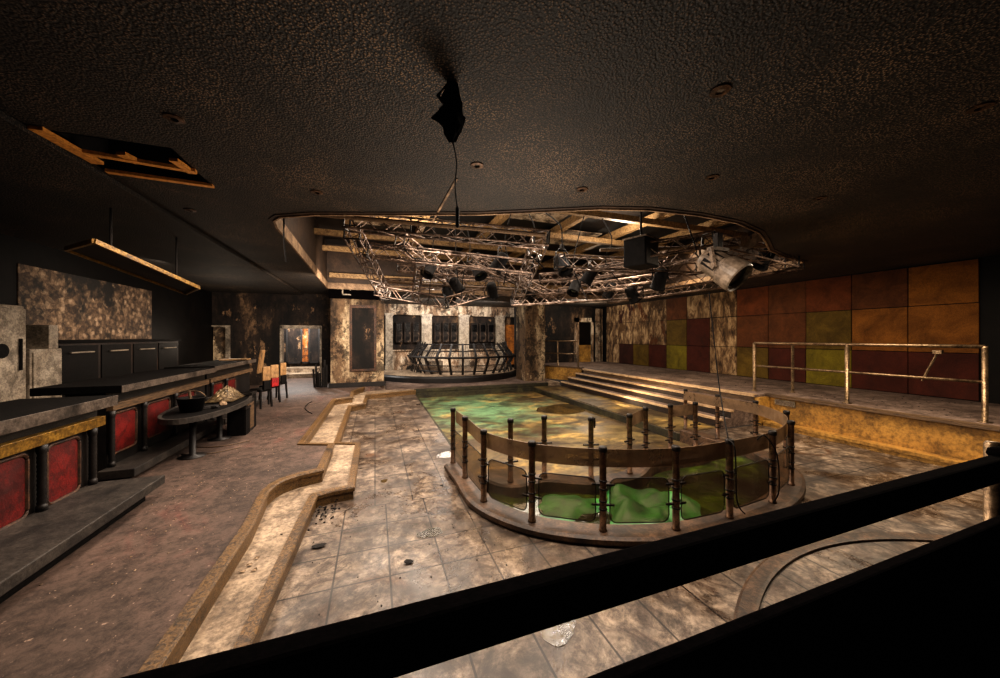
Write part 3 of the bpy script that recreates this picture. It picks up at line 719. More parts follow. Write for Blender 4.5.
# puddle on the pit floor, with flat irregular outline
def blob(cx, cy, rx, ry, seed, n=40, am=.12):
    rnd = random.Random(seed); ph = [rnd.uniform(0,6) for _ in range(4)]
    return [(cx+rx*(1+am*math.sin(2*a+ph[0])+am*.7*math.sin(3*a+ph[1])+am*.4*math.sin(6*a+ph[2]))*math.cos(a), cy+ry*(1+am*math.sin(2*a+ph[0])+am*.7*math.sin(3*a+ph[1])+am*.4*math.sin(6*a+ph[2]))*math.sin(a)) for a in [2*PI*k/n for k in range(n)]]
p = at_z(562,409,-.16)
tag(MB().poly([blob(p.x,p.y,.85,.6,2)], -.152, -.159).build('puddle', M['puddle']), 'dark oval puddle on the far right of the dance pit floor', 'puddle')
for k, (x, y, rx, ry, lb) in enumerate(((446,455,.18,.14,'wet shiny patch on tiles beside the left end of the fence'),(430,533,.12,.09,'wet shiny patch inside a rust ring on the centre tiles'),(558,630,.14,.1,'wet shiny patch on tiles between the two black handrails'),(384,481,.05,.05,'small wet spot on tiles right of the lower kerb'))):
    p = at_z(x, y, 0); tag(MB().poly([blob(p.x,p.y,rx,ry,20+k)], .003, .0005).build('puddle', M['puddle']), lb, 'puddle')

# round basin at bottom right
cc = Vector((3.86,-.66,0)); R = 2.68
arc = [(cc.x+R*math.cos(a), cc.y+R*math.sin(a), 0) for a in [math.radians(40+k*2.5) for k in range(41)]]
root = thing('round_basin', 'round kerbed basin in the tile floor behind the lower black handrail', 'basin', (0,0,0))
mb = MB(); mb.sweep(arc, [(-.0,.0),(-.0,.025),(.02,.03),(.11,.03),(.13,.02),(.13,.0)]); mb.build('kerb', M['tankkerb'], root)
arc2 = [(cc.x+(R-.02)*math.cos(a), cc.y+(R-.02)*math.sin(a)) for a in [math.radians(40+k*2.5) for k in range(41)]]
mb = MB(); mb.poly([arc2], .012, .002); mb.build('basin_floor', M['tiles'], root)

# ------------------------------------------------------------------ near black handrail and panel
YB = .85
pA, pB = at_Y(150,666,YB+.07), at_Y(1000,452,YB+.07)
zt_ = (pA.z+pB.z)/2; zb_ = at_Y(700,581.5,YB).z; zl = at_Y(800,592,YB+.05).z
root = thing('guard_rail', 'black guard rail with broad handrail and solid lower panel nearest the camera', 'guard rail', (0, YB, 0))
mb = MB(); mb.box(-1.5, 4.6, 0, .07, zb_, zt_, .012); mb.build('handrail', M['nearblack'], root)
mb = MB(); mb.box(-1.5, 4.6, 0, .05, 0.0, zl, .01); mb.build('lower_panel', M['nearblack'], root)
mb = MB(); mb.lathe([(.06,0),(.06,.02),(.035,.025),(.035,zt_+.02),(.028,zt_+.035)], (3.6,.12,0), 14); mb.build('end_post', M['rail'], root, True)
mb = MB(); mb.lathe([(.04,0),(.055,.03),(.05,.06),(.02,.075)], (3.42,.04,zt_-.03), 14); mb.build('end_cap', M['nearblack'], root, True)

# ------------------------------------------------------------------ BAR
def bar_unit(label, y0, y1, xf, xe, ztop_, th, trim, ztr, insets, step, balusters, back=-3.35):
    """xf: front panel plane, xe: counter edge; coordinates local to (xf, y0, ZR)"""
    root = thing('bar_counter', label, 'bar counter', (xf, y0, ZR)); L = y1-y0; q = lambda z: z-ZR
    mb = MB(); mb.box(back-xf, xe-xf-.012, -.03, L+.03, q(ztop_-th), q(ztop_), .008); mb.build('counter_top', M['countertop'], root)
    mb = MB(); mb.box(xe-xf-.012, xe-xf, -.035, L+.035, q(ztop_-th), q(ztop_)-.005, .003); mb.build('counter_edge', M['counteredge'], root)
    mb = MB(); mb.box(-.35, 0, 0, L, 0, q(ztop_-th)); mb.build('front_panel', M['blackpaint'], root)
    mb = MB(); mb.box(0, .07, 0, L, q(ztr[0]), q(ztr[1]), .006); mb.build('trim', trim, root)
    for (a, b, za, zb2) in insets:
        a -= y0; b -= y0; r = .06
        def rr(ins, x0, x1):
            pts = []
            for cy, cz, a0 in ((b-r-ins,q(zb2)-r-ins,0),(a+r+ins,q(zb2)-r-ins,90),(a+r+ins,q(za)+r+ins,180),(b-r-ins,q(za)+r+ins,270)):
                for k in range(5): an = math.radians(a0+k*22.5); pts.append((cy+r*math.cos(an), cz+r*math.sin(an)))
            return pts
        mb = MB(); pts = rr(0,0,0); mb.tube([(.012,p_[0],p_[1]) for p_ in pts+pts[:1]], .016, 6); fr = mb.build('inset_frame', M['brownframe'], root)
        mb = MB(); pts = rr(.012,0,0); f_ = [mb.bm.verts.new((.012,p_[0],p_[1])) for p_ in pts]; c_ = mb.bm.verts.new((.024,(a+b)/2,q((za+zb2)/2)))
        for k in range(len(f_)): mb.bm.faces.new((f_[k], f_[(k+1)%len(f_)], c_))
        mb.build('red_pad', M['redpad'], fr)
    for y in balusters:
        prof = [(.035,0),(.035,.05)]; H = q(ztr[0])-q(step[1])
        for k in range(12): z = .05+(H-.1)*k/12; prof += [(.026,z+.005),(.031,z+(H-.1)/24)]
        prof += [(.035,H-.05),(.035,H)]
        mb = MB(); mb.lathe(prof, (.045, y-y0, q(step[1])), 10); mb.build('baluster', M['blackpaint'], root, True)
    sx_, sz, sth, sy0, sy1 = step
    o = MB(); o.box(0, sx_-xf, sy0-y0, sy1-y0, q(sz)-sth, q(sz), .008); o = o.build('foot_step', M['barstep'], root)
    mb = MB(); mb.box(0, sx_-xf-.12, sy0-y0+.03, sy1-y0-.1, 0, q(sz)-sth); mb.build('step_base', M['black'], root)
    return root
bar_unit('near bar counter with gold trim and red padded insets at far left', 2.6, 4.86, -2.75, -2.6, 1.38, .11, M['gold'], (1.07,1.17),
  [(3.18,3.54,.5,1.03),(3.70,4.06,.5,1.03),(4.24,4.6,.5,1.03)], (-2.15,.5,.09,2.6,4.78), (3.62,4.15,4.72))
bar_unit('second bar counter with brown trim and red insets behind the oval table', 5.47, 8.02, -3.02, -2.85, 1.42, .09, M['browntrim'], (1.11,1.2),
  [(5.51,6.0,.57,1.06),(6.22,6.8,.57,1.06),(7.0,7.6,.57,1.06)], (-2.68,.44,.1,5.32,7.9), (5.49,6.11,6.9), -3.65)
bar_unit('third bar counter nearest the doorway behind the stools', 8.1, 10.5, -3.02, -2.88, 1.44, .09, M['browntrim'], (1.12,1.2),
  [(8.3,8.8,.57,1.06),(9.0,9.5,.57,1.06)], (-2.74,.4,.09,8.15,10.4), (8.2,8.9), -3.65)
# board leaning on counter end
p = at_z(250,366,1.5)
mb = MB(); mb.box(-.02,.02,-.16,.16,0,.6,.004, Matrix.Rotation(.12,4,'Y'))
o = one('loose_board', mb, M['tanwood'], 'bare tan board upright against the end of the third bar counter', 'board'); o.location = (-2.84,10.62,1.06)
mb = MB(); mb.box(-.28,.28,-.14,.14,0,.03,.004); o = one('loose_board', mb, M['tanwood'], 'bare tan board lying on the far end of third bar counter', 'board'); o.location = (-3.2,10.1,1.44)
# oval table on posts
root = thing('oval_table', 'dark half-oval table with pale rim standing before the second bar counter', 'table', (-2.5, 6.9, ZR))
zt3 = .90-ZR
oval = [(.42*math.cos(a), 1.15*math.sin(a)) for a in [2*PI*k/48 for k in range(48)]]
mb = MB(); mb.poly([oval], zt3, zt3-.03); mb.build('table_top', M['countertop'], root)
mb = MB(); mb.sweep([(x,y,zt3) for x, y in oval], [(-.02,-.06),(-.02,.012),(.02,.012),(.02,-.06)], True); mb.build('table_rim', M['barstep'], root)
for (x, y) in ((.03,-.72),(.03,.2)):
    mb = MB(); mb.lathe([(.16,0),(.16,.01),(.04,.03),(.04,zt3-.03)], (x,y,0), 16); mb.build('leg', M['blackpaint'], root, True)
mb = MB(); mb.box(.08,.36,.35,.8,0,zt3-.04,.01); b = mb.build('end_box', M['blackpaint'], root)
mb = MB(); mb.box(.355,.37,.4,.75,.06,zt3-.1,.005); mb.build('box_panel', M['browntrim'], b)
# bucket & debris
root = thing('bucket', 'black bucket standing on the oval table among rubble', 'bucket', (-2.55, 6.35, .905))
def bucket_mesh():
    mb = MB(); mb.lathe([(.125,0),(.165,.19),(.175,.195),(.175,.205),(.155,.205),(.12,.02)], (0,0,0), 24); return mb
bucket_mesh().build('pail', M['black'], root, True)
mb = MB(); mb.tube([(-.165*math.cos(a), 0, .2+.1*math.sin(a)) for a in [PI*k/12 for k in range(13)]], .005, 5); mb.build('bail_handle', M['rail'], root)
mb = MB(); mb.tube([(.0,.03,.05),(-.05,.05,.3)], .018, 6); o = one('broom_stub', mb, M['browntrim'], 'short broken stick standing up out of the black bucket', 'stick'); o.location = (-2.55,6.35,.905)
def foil(u, v):
    rnd = math.sin(u*37)*math.cos(v*41)+math.sin(u*91+v*57)*.5
    return Vector(((u-.5)*.42, (v-.5)*.75, .2*math.sin(PI*v)*math.sin(PI*min(1,u*1.05))+.025*rnd*math.sin(PI*u)*math.sin(PI*v)))
o = one('foil_bag', MB().grid(foil, 18, 26), M['foil'], 'crumpled gold foil bag lying on the far end of the oval table', 'bag'); o.location = (-2.45,7.35,.92)
for k in range(16):
    a = random.uniform(0,6.28); rr = random.uniform(.2,.9); x, y = .3*rr*math.cos(a), .85*rr*math.sin(a)
    mb = MB(); s_ = random.uniform(.03,.08); mb.ico((0,0,s_*.35), s_, (1,random.uniform(.6,1.4),.5), 1, .3)
    o = mb.build('rubble', M['ash'] if k % 3 else M['paper']); o.location = (-2.5+x, 6.9+y, .90)
    tag(o, 'lump of charred rubble scattered on the oval table' if k % 3 else 'pale scrap of rubble scattered on the oval table', 'rubble', 'rubble on the oval table')
# dark jug-like debris heap near counter: dark boxes behind the table
for k, (px_, py_, w_, h_, lb) in enumerate(((240,388,.26,.42,'black plastic crate standing at the foot of the third bar counter'),(231,392,.22,.3,'smaller black crate left of the black crate by the third bar counter'))):
    p = at_X(px_, py_, -2.38); root = thing('crate', lb, 'crate', (-2.3+.05*k, p.y, ZR))
    mb = MB(); mb.box(-w_/2,w_/2,-w_/2,w_/2,0,.03)
    for a in (-1,1): mb.box(a*w_/2-.012,a*w_/2+.012,-w_/2,w_/2,0,h_*1.6); mb.box(-w_/2,w_/2,a*w_/2-.012,a*w_/2+.012,0,h_*1.6)
    mb.build('shell', M['black'], root)
    mb = MB(); mb.sweep([(-w_/2,-w_/2,h_*1.6),(w_/2,-w_/2,h_*1.6),(w_/2,w_/2,h_*1.6),(-w_/2,w_/2,h_*1.6)], [(-.02,-.03),(-.02,.01),(.02,.01),(.02,-.03)], True); mb.build('rim', M['blackpaint'], root)
# stools
def low_chair(label, loc, rz, pad):
    root = thing('low_chair', label, 'chair', loc, rz, 'chairs at the third counter')
    mb = MB(); mb.box(-.17,.17,-.17,.17,.4,.47,.03); mb.build('seat', M['black'], root)
    mb = MB(); mb.box(-.11,.11,.14,.18,.66,1.0,.015); b_ = mb.build('backrest', M['tanwood'], root)
    mb = MB(); mb.box(-.1,.1,.145,.195,.44,.66,.01); mb.build('back_pad', M[pad], b_)
    for sx_ in (-1,1):
        for sy_ in (-1,1):
            mb = MB(); mb.bar((sx_*.16,sy_*.16,0),(sx_*.14,sy_*.14,.42),.035,.035); mb.build('leg', M['blackpaint'], root)
    return root
s0 = low_chair('black chair with tan back, nearest of three along the third counter', (-2.62,9.9,ZR), -2.1, 'black')
low_chair('chair with tan back over red pad, middle of three along third counter', (-2.58,10.5,ZR), -2.2, 'seatred')
dup(s0, 'black chair with tan back, farthest of three along the third counter', (-2.55,11.15,ZR), -2.0)

# back bar
root = thing('back_cabinet', 'long charred dark brown back bar cabinet with pale handles below wallpaper', 'cabinet', (-5.28, 7.5, ZR))
mb = MB(); mb.box(0,.55,0,3.6,0,1.62,.01); mb.build('carcass', M['brownwall'], root)
mb = MB(); mb.box(0,.6,-.02,3.62,1.62,1.66,.006); mb.build('cabinet_top', M['countertop'], root)
for k in range(4):
    for r_ in range(2):
        mb = MB(); mb.box(.55,.57,.05+k*.89,.86+k*.89,.1+.78*r_,.82+.76*r_,.006); d_ = mb.build('door', M['charwall'], root)
        mb = MB(); mb.tube([(.6,.2+k*.89,.72+.74*r_),(.6,.7+k*.89,.72+.74*r_)], .014, 6); mb.build('handle', M['white'], d_)
root = thing('upright_refrigerator', 'tall white scorched refrigerator at the left edge behind the bar', 'refrigerator', (-4.75, 5.5, ZR))
mb = MB(); mb.box(0,.5,0,.78,0,2.12,.02); mb.build('body', M['white'], root)
mb = MB(); mb.box(.5,.525,.02,.76,.9,2.08,.012); d_ = mb.build('door', M['white'], root)
mb = MB(); mb.tube([(.545,.66,1.3),(.545,.66,1.7)], .014, 6); mb.build('handle', M['black'], d_)
mb = MB(); mb.lathe([(.09,0),(.09,.012)], (0,0,0), 16, Matrix.Translation((.515,.45,1.55))@Matrix.Rotation(PI/2,4,'Y')); mb.build('burn_hole', M['black'], root)
root = thing('white_cabinet', 'white scorched cabinet door standing open behind the bar right of refrigerator', 'cabinet', (-4.9, 6.72, ZR))
mb = MB(); mb.box(0,.4,0,.52,0,1.55,.01); mb.build('body', M['white'], root)
mb = MB(); mb.box(.4,.42,.03,.49,.5,1.5,.006); mb.build('door', M['white'], root)
mb = MB(); mb.box(.1,.36,.36,.52,1.55,1.9,.006); mb.build('upper_strip', M['white'], root)
# ------------------------------------------------------------------ hanging trough lamp over bar
P4 = [at_z(66,249,3.0), at_z(94,241,3.0), at_z(199,287.6,2.78), at_z(186,293.5,2.78)]
ctr = sum(P4, Vector())/4
root = thing('hanging_light_trough', 'long flat light trough with gold edges hanging tilted above the bar', 'ceiling light', ctr)
L4 = [p-ctr for p in P4]
mb = MB(); vs = [mb.bm.verts.new(p) for p in L4]+[mb.bm.verts.new(p+Vector((0,0,.03))) for p in L4]
for q_ in ((0,1,2,3),(7,6,5,4),(0,4,5,1),(1,5,6,2),(2,6,7,3),(3,7,4,0)): mb.bm.faces.new([vs[k] for k in q_])
mb.build('tray', M['brownwall'], root)
for i in range(4):
    mb = MB(); mb.bar(L4[i], L4[(i+1)%4], .03, .05); mb.build('edge_trim', M['gold'], root)
for a in (.2,.8):
    p = (L4[0]*(1-a)+L4[3]*a+L4[1]*(1-a)+L4[2]*a)/2
    mb = MB(); mb.tube([p, Vector((p.x,p.y,ZC-.0-ctr.z-.02))], .012, 6); mb.build('hanger_rod', M['clamp'], root)
# hatch battens
zz = ZC-.015
for k, (a, b, w_, lb) in enumerate((((-2.45,3.7),(-2.4,4.25),.09,'splintered tan batten along the left side of the ceiling hatch'),((-2.4,4.05),(-1.63,4.15),.06,'tan batten across the middle of the ceiling hatch'),((-1.72,3.95),(-1.68,4.2),.07,'short tan batten at the right side of the ceiling hatch'),((-2.45,4.45),(-1.62,4.5),.06,'tan batten along the far side of the ceiling hatch'),((-2.1,3.98),(-2.05,4.14),.08,'stub of batten crossing the middle batten of the hatch'))):
    one('hatch_batten', MB().bar((a[0],a[1],zz+.002*k),(b[0],b[1],zz+.002*k),w_,.03), M['batten'], lb, 'batten', 'tan battens of the ceiling hatch')
# downlights
for k, (x, y, lb) in enumerate(((720,90,'round recessed downlight right of centre in the near ceiling'),(712,177,'small round downlight above the right part of the ceiling opening'),(582,189,'small round downlight just before the near edge of ceiling opening'),(477,165,'small round downlight right of the hanging cable'),(820,198,'small round downlight right of the ceiling opening'),(980,107,'round downlight at the right edge of the ceiling'),(174,118,'broken dark downlight above the ceiling hatch'),(317,192,'small round downlight left of the ceiling opening'),(190,210,'broken dark downlight right of the ceiling hatch'))):
    p = at_z(x, y, ZC); r_ = .05
    root = thing('downlight', lb, 'downlight', (p.x,p.y,ZC), 0, 'recessed downlights in the sooty ceiling')
    mb = MB(); mb.sweep([(r_*math.cos(2*PI*j/20), r_*math.sin(2*PI*j/20), 0) for j in range(20)], [(-.022,-.0),(-.022,-.014),(.012,-.01),(.012,-.0)], True); mb.build('trim_ring', M['pole'], root)
    mb = MB(); mb.lathe([(r_*.8,-.004),(r_*.5,-.002),(.001,-.001)], (0,0,0), 20); mb.build('lamp_recess', M['lens'] if k else M['greycase'], root)
# charred hanging lamp + cable
p = at_z(452,83,ZC)
root = thing('hanging_charred_lamp', 'black melted lamp remains hanging on a cable from the ceiling centre', 'hanging lamp', (p.x,p.y,ZC))
def rag(seed, n=14):
    rnd = random.Random(seed); mb = MB(); rings = []
    prof = [(.03,0),(.04,-.06),(.06,-.11),(.05,-.16),(.085,-.2),(.1,-.25),(.07,-.29),(.04,-.33),(.02,-.37)]
    for r_, z in prof:
        rings.append([mb.bm.verts.new(((r_*(1+rnd.uniform(-.4,.4)))*math.cos(2*PI*k/n), r_*.6*(1+rnd.uniform(-.4,.4))*math.sin(2*PI*k/n), z+rnd.uniform(-.015,.015))) for k in range(n)])
    for i in range(len(rings)-1):
        for k in range(n): mb.bm.faces.new((rings[i][k],rings[i][(k+1)%n],rings[i+1][(k+1)%n],rings[i+1][k]))
    mb.bm.faces.new(rings[0]); mb.bm.faces.new(rings[-1][::-1]); return mb
rag(5).build('melted_body', M['nearblack'], root)
mb = MB(); mb.tube(smooth_path([(0,0,-.35),(.03,0,-.5),(.02,0,-.65),(.035,0,-.8)],4), .005, 5); mb.build('cable', M['black'], root)
mb = MB(); mb.lathe([(.004,-.92),(.013,-.91),(.013,-.8),(.006,-.78)], (.035,0,0), 10); mb.build('plug', M['black'], root)
mb = MB(); mb.tube([(0,0,-.2),(-.09,0,-.1),(-.02,0,-.0)], .012, 6); mb.build('bracket', M['clamp'], root)

# ------------------------------------------------------------------ roof beams in the opening
nb = 0
for k, x in enumerate((-.6,1.1,2.8,4.5,6.2,7.9,9.3)):
    one('roof_beam', MB().box(x-.07,x+.07,3.2,12.55,4.72,4.9), M['beam'], 'tan roof beam running away in the ceiling opening, %s from the left' % ordn[k], 'beam', 'tan roof beams in the opening')
for k, y in enumerate((4.6,6.3,8.0,9.7,11.4)):
    one('roof_beam', MB().box(-1.5,9.5,y-.06,y+.06,4.58,4.71), M['beam'], 'tan roof beam running crosswise in the ceiling opening, %s from the near edge' % ordn[k], 'beam', 'tan roof beams in the opening')
mb = MB(); mb.box(-1.4,9.3,12.45,12.56,3.95,4.1); one('roof_beam', mb, M['beam'], 'tan beam across the far wall of the ceiling opening', 'beam', 'tan roof beams in the opening')
for k, (x, y, w_, h_) in enumerate(((1.9,5.45,1.5,1.5),(3.6,7.1,1.5,1.5),(7.0,5.4,1.5,1.6),(.2,8.8,1.4,1.5),(5.3,8.9,1.5,1.4))):
    one('ceiling_panel', MB().box(x-w_/2,x+w_/2,y-h_/2,y+h_/2,4.91,4.93), M['plasterlt'], 'pale insulation panel between roof beams, %s' % ('in the near left bay','in the centre bay','in the near right bay','in the far left bay','in the far right bay')[k], 'panel')

# ------------------------------------------------------------------ lighting trusses
def truss(name, label, p0, p1, w=.26, tri=False):
    p0, p1 = Vector(p0), Vector(p1); root = thing(name, label, 'truss', p0, 0, 'aluminium lighting trusses in the opening')
    d = p1-p0; L = d.length; h = MB(); a, b = h.frame_of(d); h.bm.free(); d.normalize()
    cs = [(-1,-1),(1,-1),(1,1),(-1,1)] if not tri else [(-1,-1),(1,-1),(0,1)]
    ch = [a*i*w/2+b*j*w/2 for i, j in cs]
    for c_ in ch: 
        mb = MB(); mb.tube([c_, c_+d*L], .018, 6); mb.build('chord', M['truss'], root)
    n = max(3, int(L/(w*1.0))); mb = MB()
    for f_ in range(len(ch)):
        A, B = ch[f_], ch[(f_+1)%len(ch)]
        for k in range(n):
            s_, e_ = (A, B) if k % 2 else (B, A)
            mb.tube([s_+d*L*k/n, e_+d*L*(k+1)/n], .009, 4, False)
    mb.build('lacing', M['truss'], root)
    for t_ in (0, L):
        mb = MB()
        for f_ in range(len(ch)): mb.tube([ch[f_]+d*t_, ch[(f_+1)%len(ch)]+d*t_], .016, 5)
        mb.build('end_frame', M['clamp'], root)
T = [((347,222,5.6),(548,240,5.7),'near truss running across the opening from its left side'),
 ((352,232,5.8),(386,296,9.6),'left truss running away along the left side of opening'),
 ((366,250,7.0),(532,268,7.1),'second cross truss behind the near truss'),
 ((384,284,9.3),(640,287,9.6),'far cross truss under the far edge of opening'),
 ((378,291,9.0),(446,303,8.4),'drooping left half of the broken V-shaped truss'),
 ((446,303,8.4),(486,292,8.8),'drooping right half of the broken V-shaped truss'),
 ((541,238,5.8),(516,300,9.8),'middle truss running away from the near truss'),
 ((512,301,9.3),(642,293,8.6),'low cross truss on the far right above the stage pillar'),
 ((556,262,6.9),(700,268,7.2),'right cross truss behind the black speaker box'),
 ((640,252,6.0),(708,240,6.2),'short near right truss left of the big lamp'),
 ((708,240,6.2),(792,262,7.0),'near right truss ending at the right tip of opening'),
 ((660,284,8.2),(800,264,7.5),'slanting far right truss behind the big lamp'),
 ((400,240,7.2),(470,295,9.9),'diagonal truss crossing the left bays'),
 ((585,275,8.0),(700,252,6.7),'diagonal truss crossing the right bays')]
T += [((420,262,7.6),(415,300,9.8),'thin truss running away in the left bays'),
 ((470,258,7.5),(560,300,9.6),'thin truss crossing behind the middle truss'),
 ((540,278,8.4),(660,268,7.8),'thin cross truss in the right bays'),
 ((560,292,9.4),(668,276,8.0),'thin slanting truss low on the right'),
 ((608,300,9.6),(735,282,8.0),'thin truss along the right far edge of opening'),
 ((398,268,8.4),(505,276,8.4),'thin cross truss in the left bays')]
for (a, b, lb) in T: truss('lighting_truss', 'aluminium '+lb, at_d(*a), at_d(*b), .24 if a[2] < 7 else (.17 if 'thin' in lb else .25))
# thin dark conduits across the near edge
for k, (a, b, lb) in enumerate((((312,214,5.3),(545,235,5.5),'long dark conduit pipe lying along the near truss'),((388,282,9.0),(520,290,9.0),'dark conduit pipe below the far cross truss'),((600,250,6.5),(770,246,6.4),'dark conduit pipe above the big lamp'))):
    one('conduit_pipe', MB().tube([at_d(*a), at_d(*b)], .035, 8), M['browntrim'], lb, 'pipe')
# lamps on the trusses
def par_can(label, loc, rz, sc=1.0, tilt=.6):
    root = thing('spotlight', label, 'spotlight', loc, rz, 'black spotlights on the trusses')
    Mx = Matrix.Rotation(PI-tilt,4,'X')
    def T_(mb): return mb
    mb = MB(); mb.lathe([(.05*sc,-.16*sc),(.085*sc,-.15*sc),(.105*sc,-.08*sc),(.11*sc,.14*sc),(.125*sc,.15*sc),(.125*sc,.17*sc),(.1*sc,.17*sc),(.09*sc,.1*sc)], (0,0,0), 16, Mx); mb.build('can', M['black'], root, True)
    mb = MB(); mb.lathe([(.095*sc,.11*sc),(.05*sc,.125*sc),(.002,.13*sc)], (0,0,0), 16, Mx); mb.build('lens', M['lens'], root, True)
    mb = MB(); mb.tube([(-.13*sc,0,0),(-.13*sc,0,.17*sc),(-.06*sc,0,.24*sc),(.06*sc,0,.24*sc),(.13*sc,0,.17*sc),(.13*sc,0,0)], .012*sc, 6); mb.build('yoke', M['clamp'], root)
    mb = MB(); mb.box(-.03*sc,.03*sc,-.02*sc,.02*sc,.23*sc,.32*sc,.004); mb.build('hook_clamp', M['clamp'], root)
    return root
lamps = [((478,270,8.0),'under the second cross truss at centre left'),((456,285,8.8),'above the dip of the V-shaped truss'),((492,290,9.0),'right of the V-shaped truss'),((590,275,7.8),'on the right cross truss'),((575,287,8.8),'on the low far right truss, left one'),((562,264,7.0),'at the left end of the right cross truss'),((632,294,8.6),'at the right end of the low far truss'),((660,279,7.2),'left of the big lamp'),((500,262,7.2),'at the centre of the second cross truss'),((430,268,8.0),'on the diagonal truss in the left bays'),((448,294,9.0),'in the far left bay near V-shaped truss'),((528,290,9.2),'at the foot of the middle truss'),((610,290,9.2),'on the far truss above the stage pillar'),((765,258,7.0),'at the right tip of the opening')]
l0 = None
for k, (q_, lb) in enumerate(lamps):
    p = at_d(*q_); lb = 'black spotlight hanging '+lb
    if l0 is None: l0 = par_can(lb, p, .4, 1.25)
    else: dup(l0, lb, p, k*1.3)
# big moving head
p = at_d(718,262,5.0)
root = thing('moving_head_lamp', 'large battered grey stage lamp hanging at the right of the opening', 'stage lamp', p)
ax = Vector((.2,-.75,-.63)).normalized(); Rm = ax.to_track_quat('Z','Y').to_matrix().to_4x4(); Mx = Rm@Matrix.Scale(.9,4)
mb = MB(); mb.lathe([(.12,-.3),(.17,-.29),(.2,-.22),(.205,.08),(.235,.1),(.25,.26),(.25,.36),(.235,.38),(.215,.36),(.19,.2)], (.03,0,-.06), 28, Mx); mb.build('housing', M['lampcase'], root)
mb = MB(); mb.lathe([(.216,.30),(.1,.315),(.002,.32)], (.03,0,-.06), 28, Mx); mb.build('lens', M['lens'], root)
mb = MB(); mb.bar((-.2,-.1,-.12),(-.14,0,.18),.03,.09); mb.bar((.17,.14,-.05),(.14,0,.18),.03,.09); mb.bar((-.16,0,.18),(.16,0,.18),.1,.05); mb.build('yoke', M['greycase'], root)
mb = MB(); mb.box(-.05,.05,-.04,.04,.18,.42,.01); mb.build('hook_clamp', M['clamp'], root)
side = Vector((-.79,-.61,-.1)); lv = Rm.inverted()@side; a0_ = math.atan2(lv.y, lv.x)
for da in (-.45,.35):
    mb = MB(); mb.box(.17,.2,-.045,.045,-.19,.03,.008, Matrix.Translation((.03,0,-.06))@Mx@Matrix.Rotation(a0_+da,4,'Z')); mb.build('vent_slot', M['black'], root)
# hanging skirt plate near it
p = at_d(751,240,5.9)
def plate(u, v): return Vector(((u-.5)*.5, .04*math.sin(u*5), (v-.5)*.22+.16*(u-.5)+.03*math.sin(u*9)))
root = thing('torn_metal_sheet', 'torn pale metal sheet hanging at the right end of the opening', 'metal sheet', p)
MB().grid(plate, 14, 4).build('sheet', M['lampcase'], root)
MB().tube([(0,0,.02),(0,.02,4.72-p.z)], .008, 5).build('hanger_wire', M['clamp'], root)
# speaker box
p = at_d(641,254,6.1)
root = thing('loudspeaker', 'black loudspeaker box hanging among the right trusses', 'loudspeaker', p, .35)
mb = MB(); mb.box(-.24,.24,-.2,.2,-.24,.24,.015); mb.build('cabinet', M['black'], root)
mb = MB(); mb.box(-.21,.21,-.212,-.2,-.21,.21,.004); mb.build('grille', M['clamp'], root)
mb = MB(); mb.box(-.25,.25,-.22,.22,.24,.265,.004); mb.build('top_plate', M['greycase'], root)
mb = MB(); mb.tube([(0,0,.26),(0,0,.9)], .02, 6); mb.build('hanger_rod', M['clamp'], root)
# cables
def cable(pts, label, r=.008, k=6, m='black'): one('cable', MB().tube(smooth_path(pts, k), r, 5), M[m], label, 'cable')
cable([at_d(709,292,5.0),at_d(713,330,4.9),at_d(719,385,4.6),at_d(728,438,3.9)], 'thin black cable hanging from the big lamp down to the fence')
cable([at_d(728,440,3.63),at_d(735,450,3.5),at_d(737,500,3.6),at_d(745,514,3.6)], 'black cable hanging loosely beside the seventh kerb post', .007)
cable([at_d(757,440,3.75),at_d(765,436,3.7),at_d(777,455,3.8),at_d(779,490,3.9),at_d(773,503,3.95)], 'black cable looped over the fence band near the right-hand bend', .007)
cable([at_z(284,219,ZC)+Vector((0,0,.3)),at_d(284,240,4.9),at_d(286,262,4.9)], 'short black cable hanging at the near left corner of the opening', .012)
for k, (x, y0_, y1_, d_) in enumerate(((410,235,262,6.5),(455,230,290,7.5),(470,250,300,8.0),(505,240,285,7.2),(535,230,268,6.5),(560,225,262,6.3),(580,232,300,7.5),(612,240,282,7.2),(430,285,307,8.6),(695,245,262,5.6))):
    bm_ = at_d(x,y0_,d_); by = min((4.6,6.3,8.0,9.7,11.4), key=lambda v: abs(v-bm_.y))
    cable([Vector((bm_.x,by,4.58)),bm_,at_d(x+random.uniform(-8,8),(y0_+y1_)/2,d_),at_d(x+random.uniform(-10,10),y1_,d_)], 'loose black cable drooping in the opening, %s in the row from the left' % sorted(range(10), key=lambda j: (410,455,470,505,535,560,580,612,430,695)[j]).index(k).__str__().translate(str.maketrans({'0':'first','1':'second','2':'third','3':'fifth' if False else 'fourth','4':'fifth','5':'sixth','6':'seventh','7':'eighth','8':'ninth','9':'tenth'})), .012, 5)
tag(MB().tube(smooth_path([at_z(312,414,ZR)+Vector((0,0,.008)),at_z(305,409,ZR)+Vector((0,0,.008)),at_z(308,404,ZR)+Vector((0,0,.008)),at_z(312,402,ZR)+Vector((0,0,.008))],6),.008,5).build('cable', M['black']), 'short curved black cable lying on the red carpet floor', 'cable')
for k, (x, y, lb) in enumerate(((211,452,'curved black cable lying under the near leg of the oval table'),(222,445,'curved black cable lying by the far leg of oval table'))):
    p = at_z(x,y,ZR); tag(MB().tube([Vector((p.x-.35+.7*t/10, p.y-.15*math.sin(t/10*PI)+.1*t/10, ZR+.008)) for t in range(11)],.008,5).build('cable', M['browntrim']), lb, 'cable')
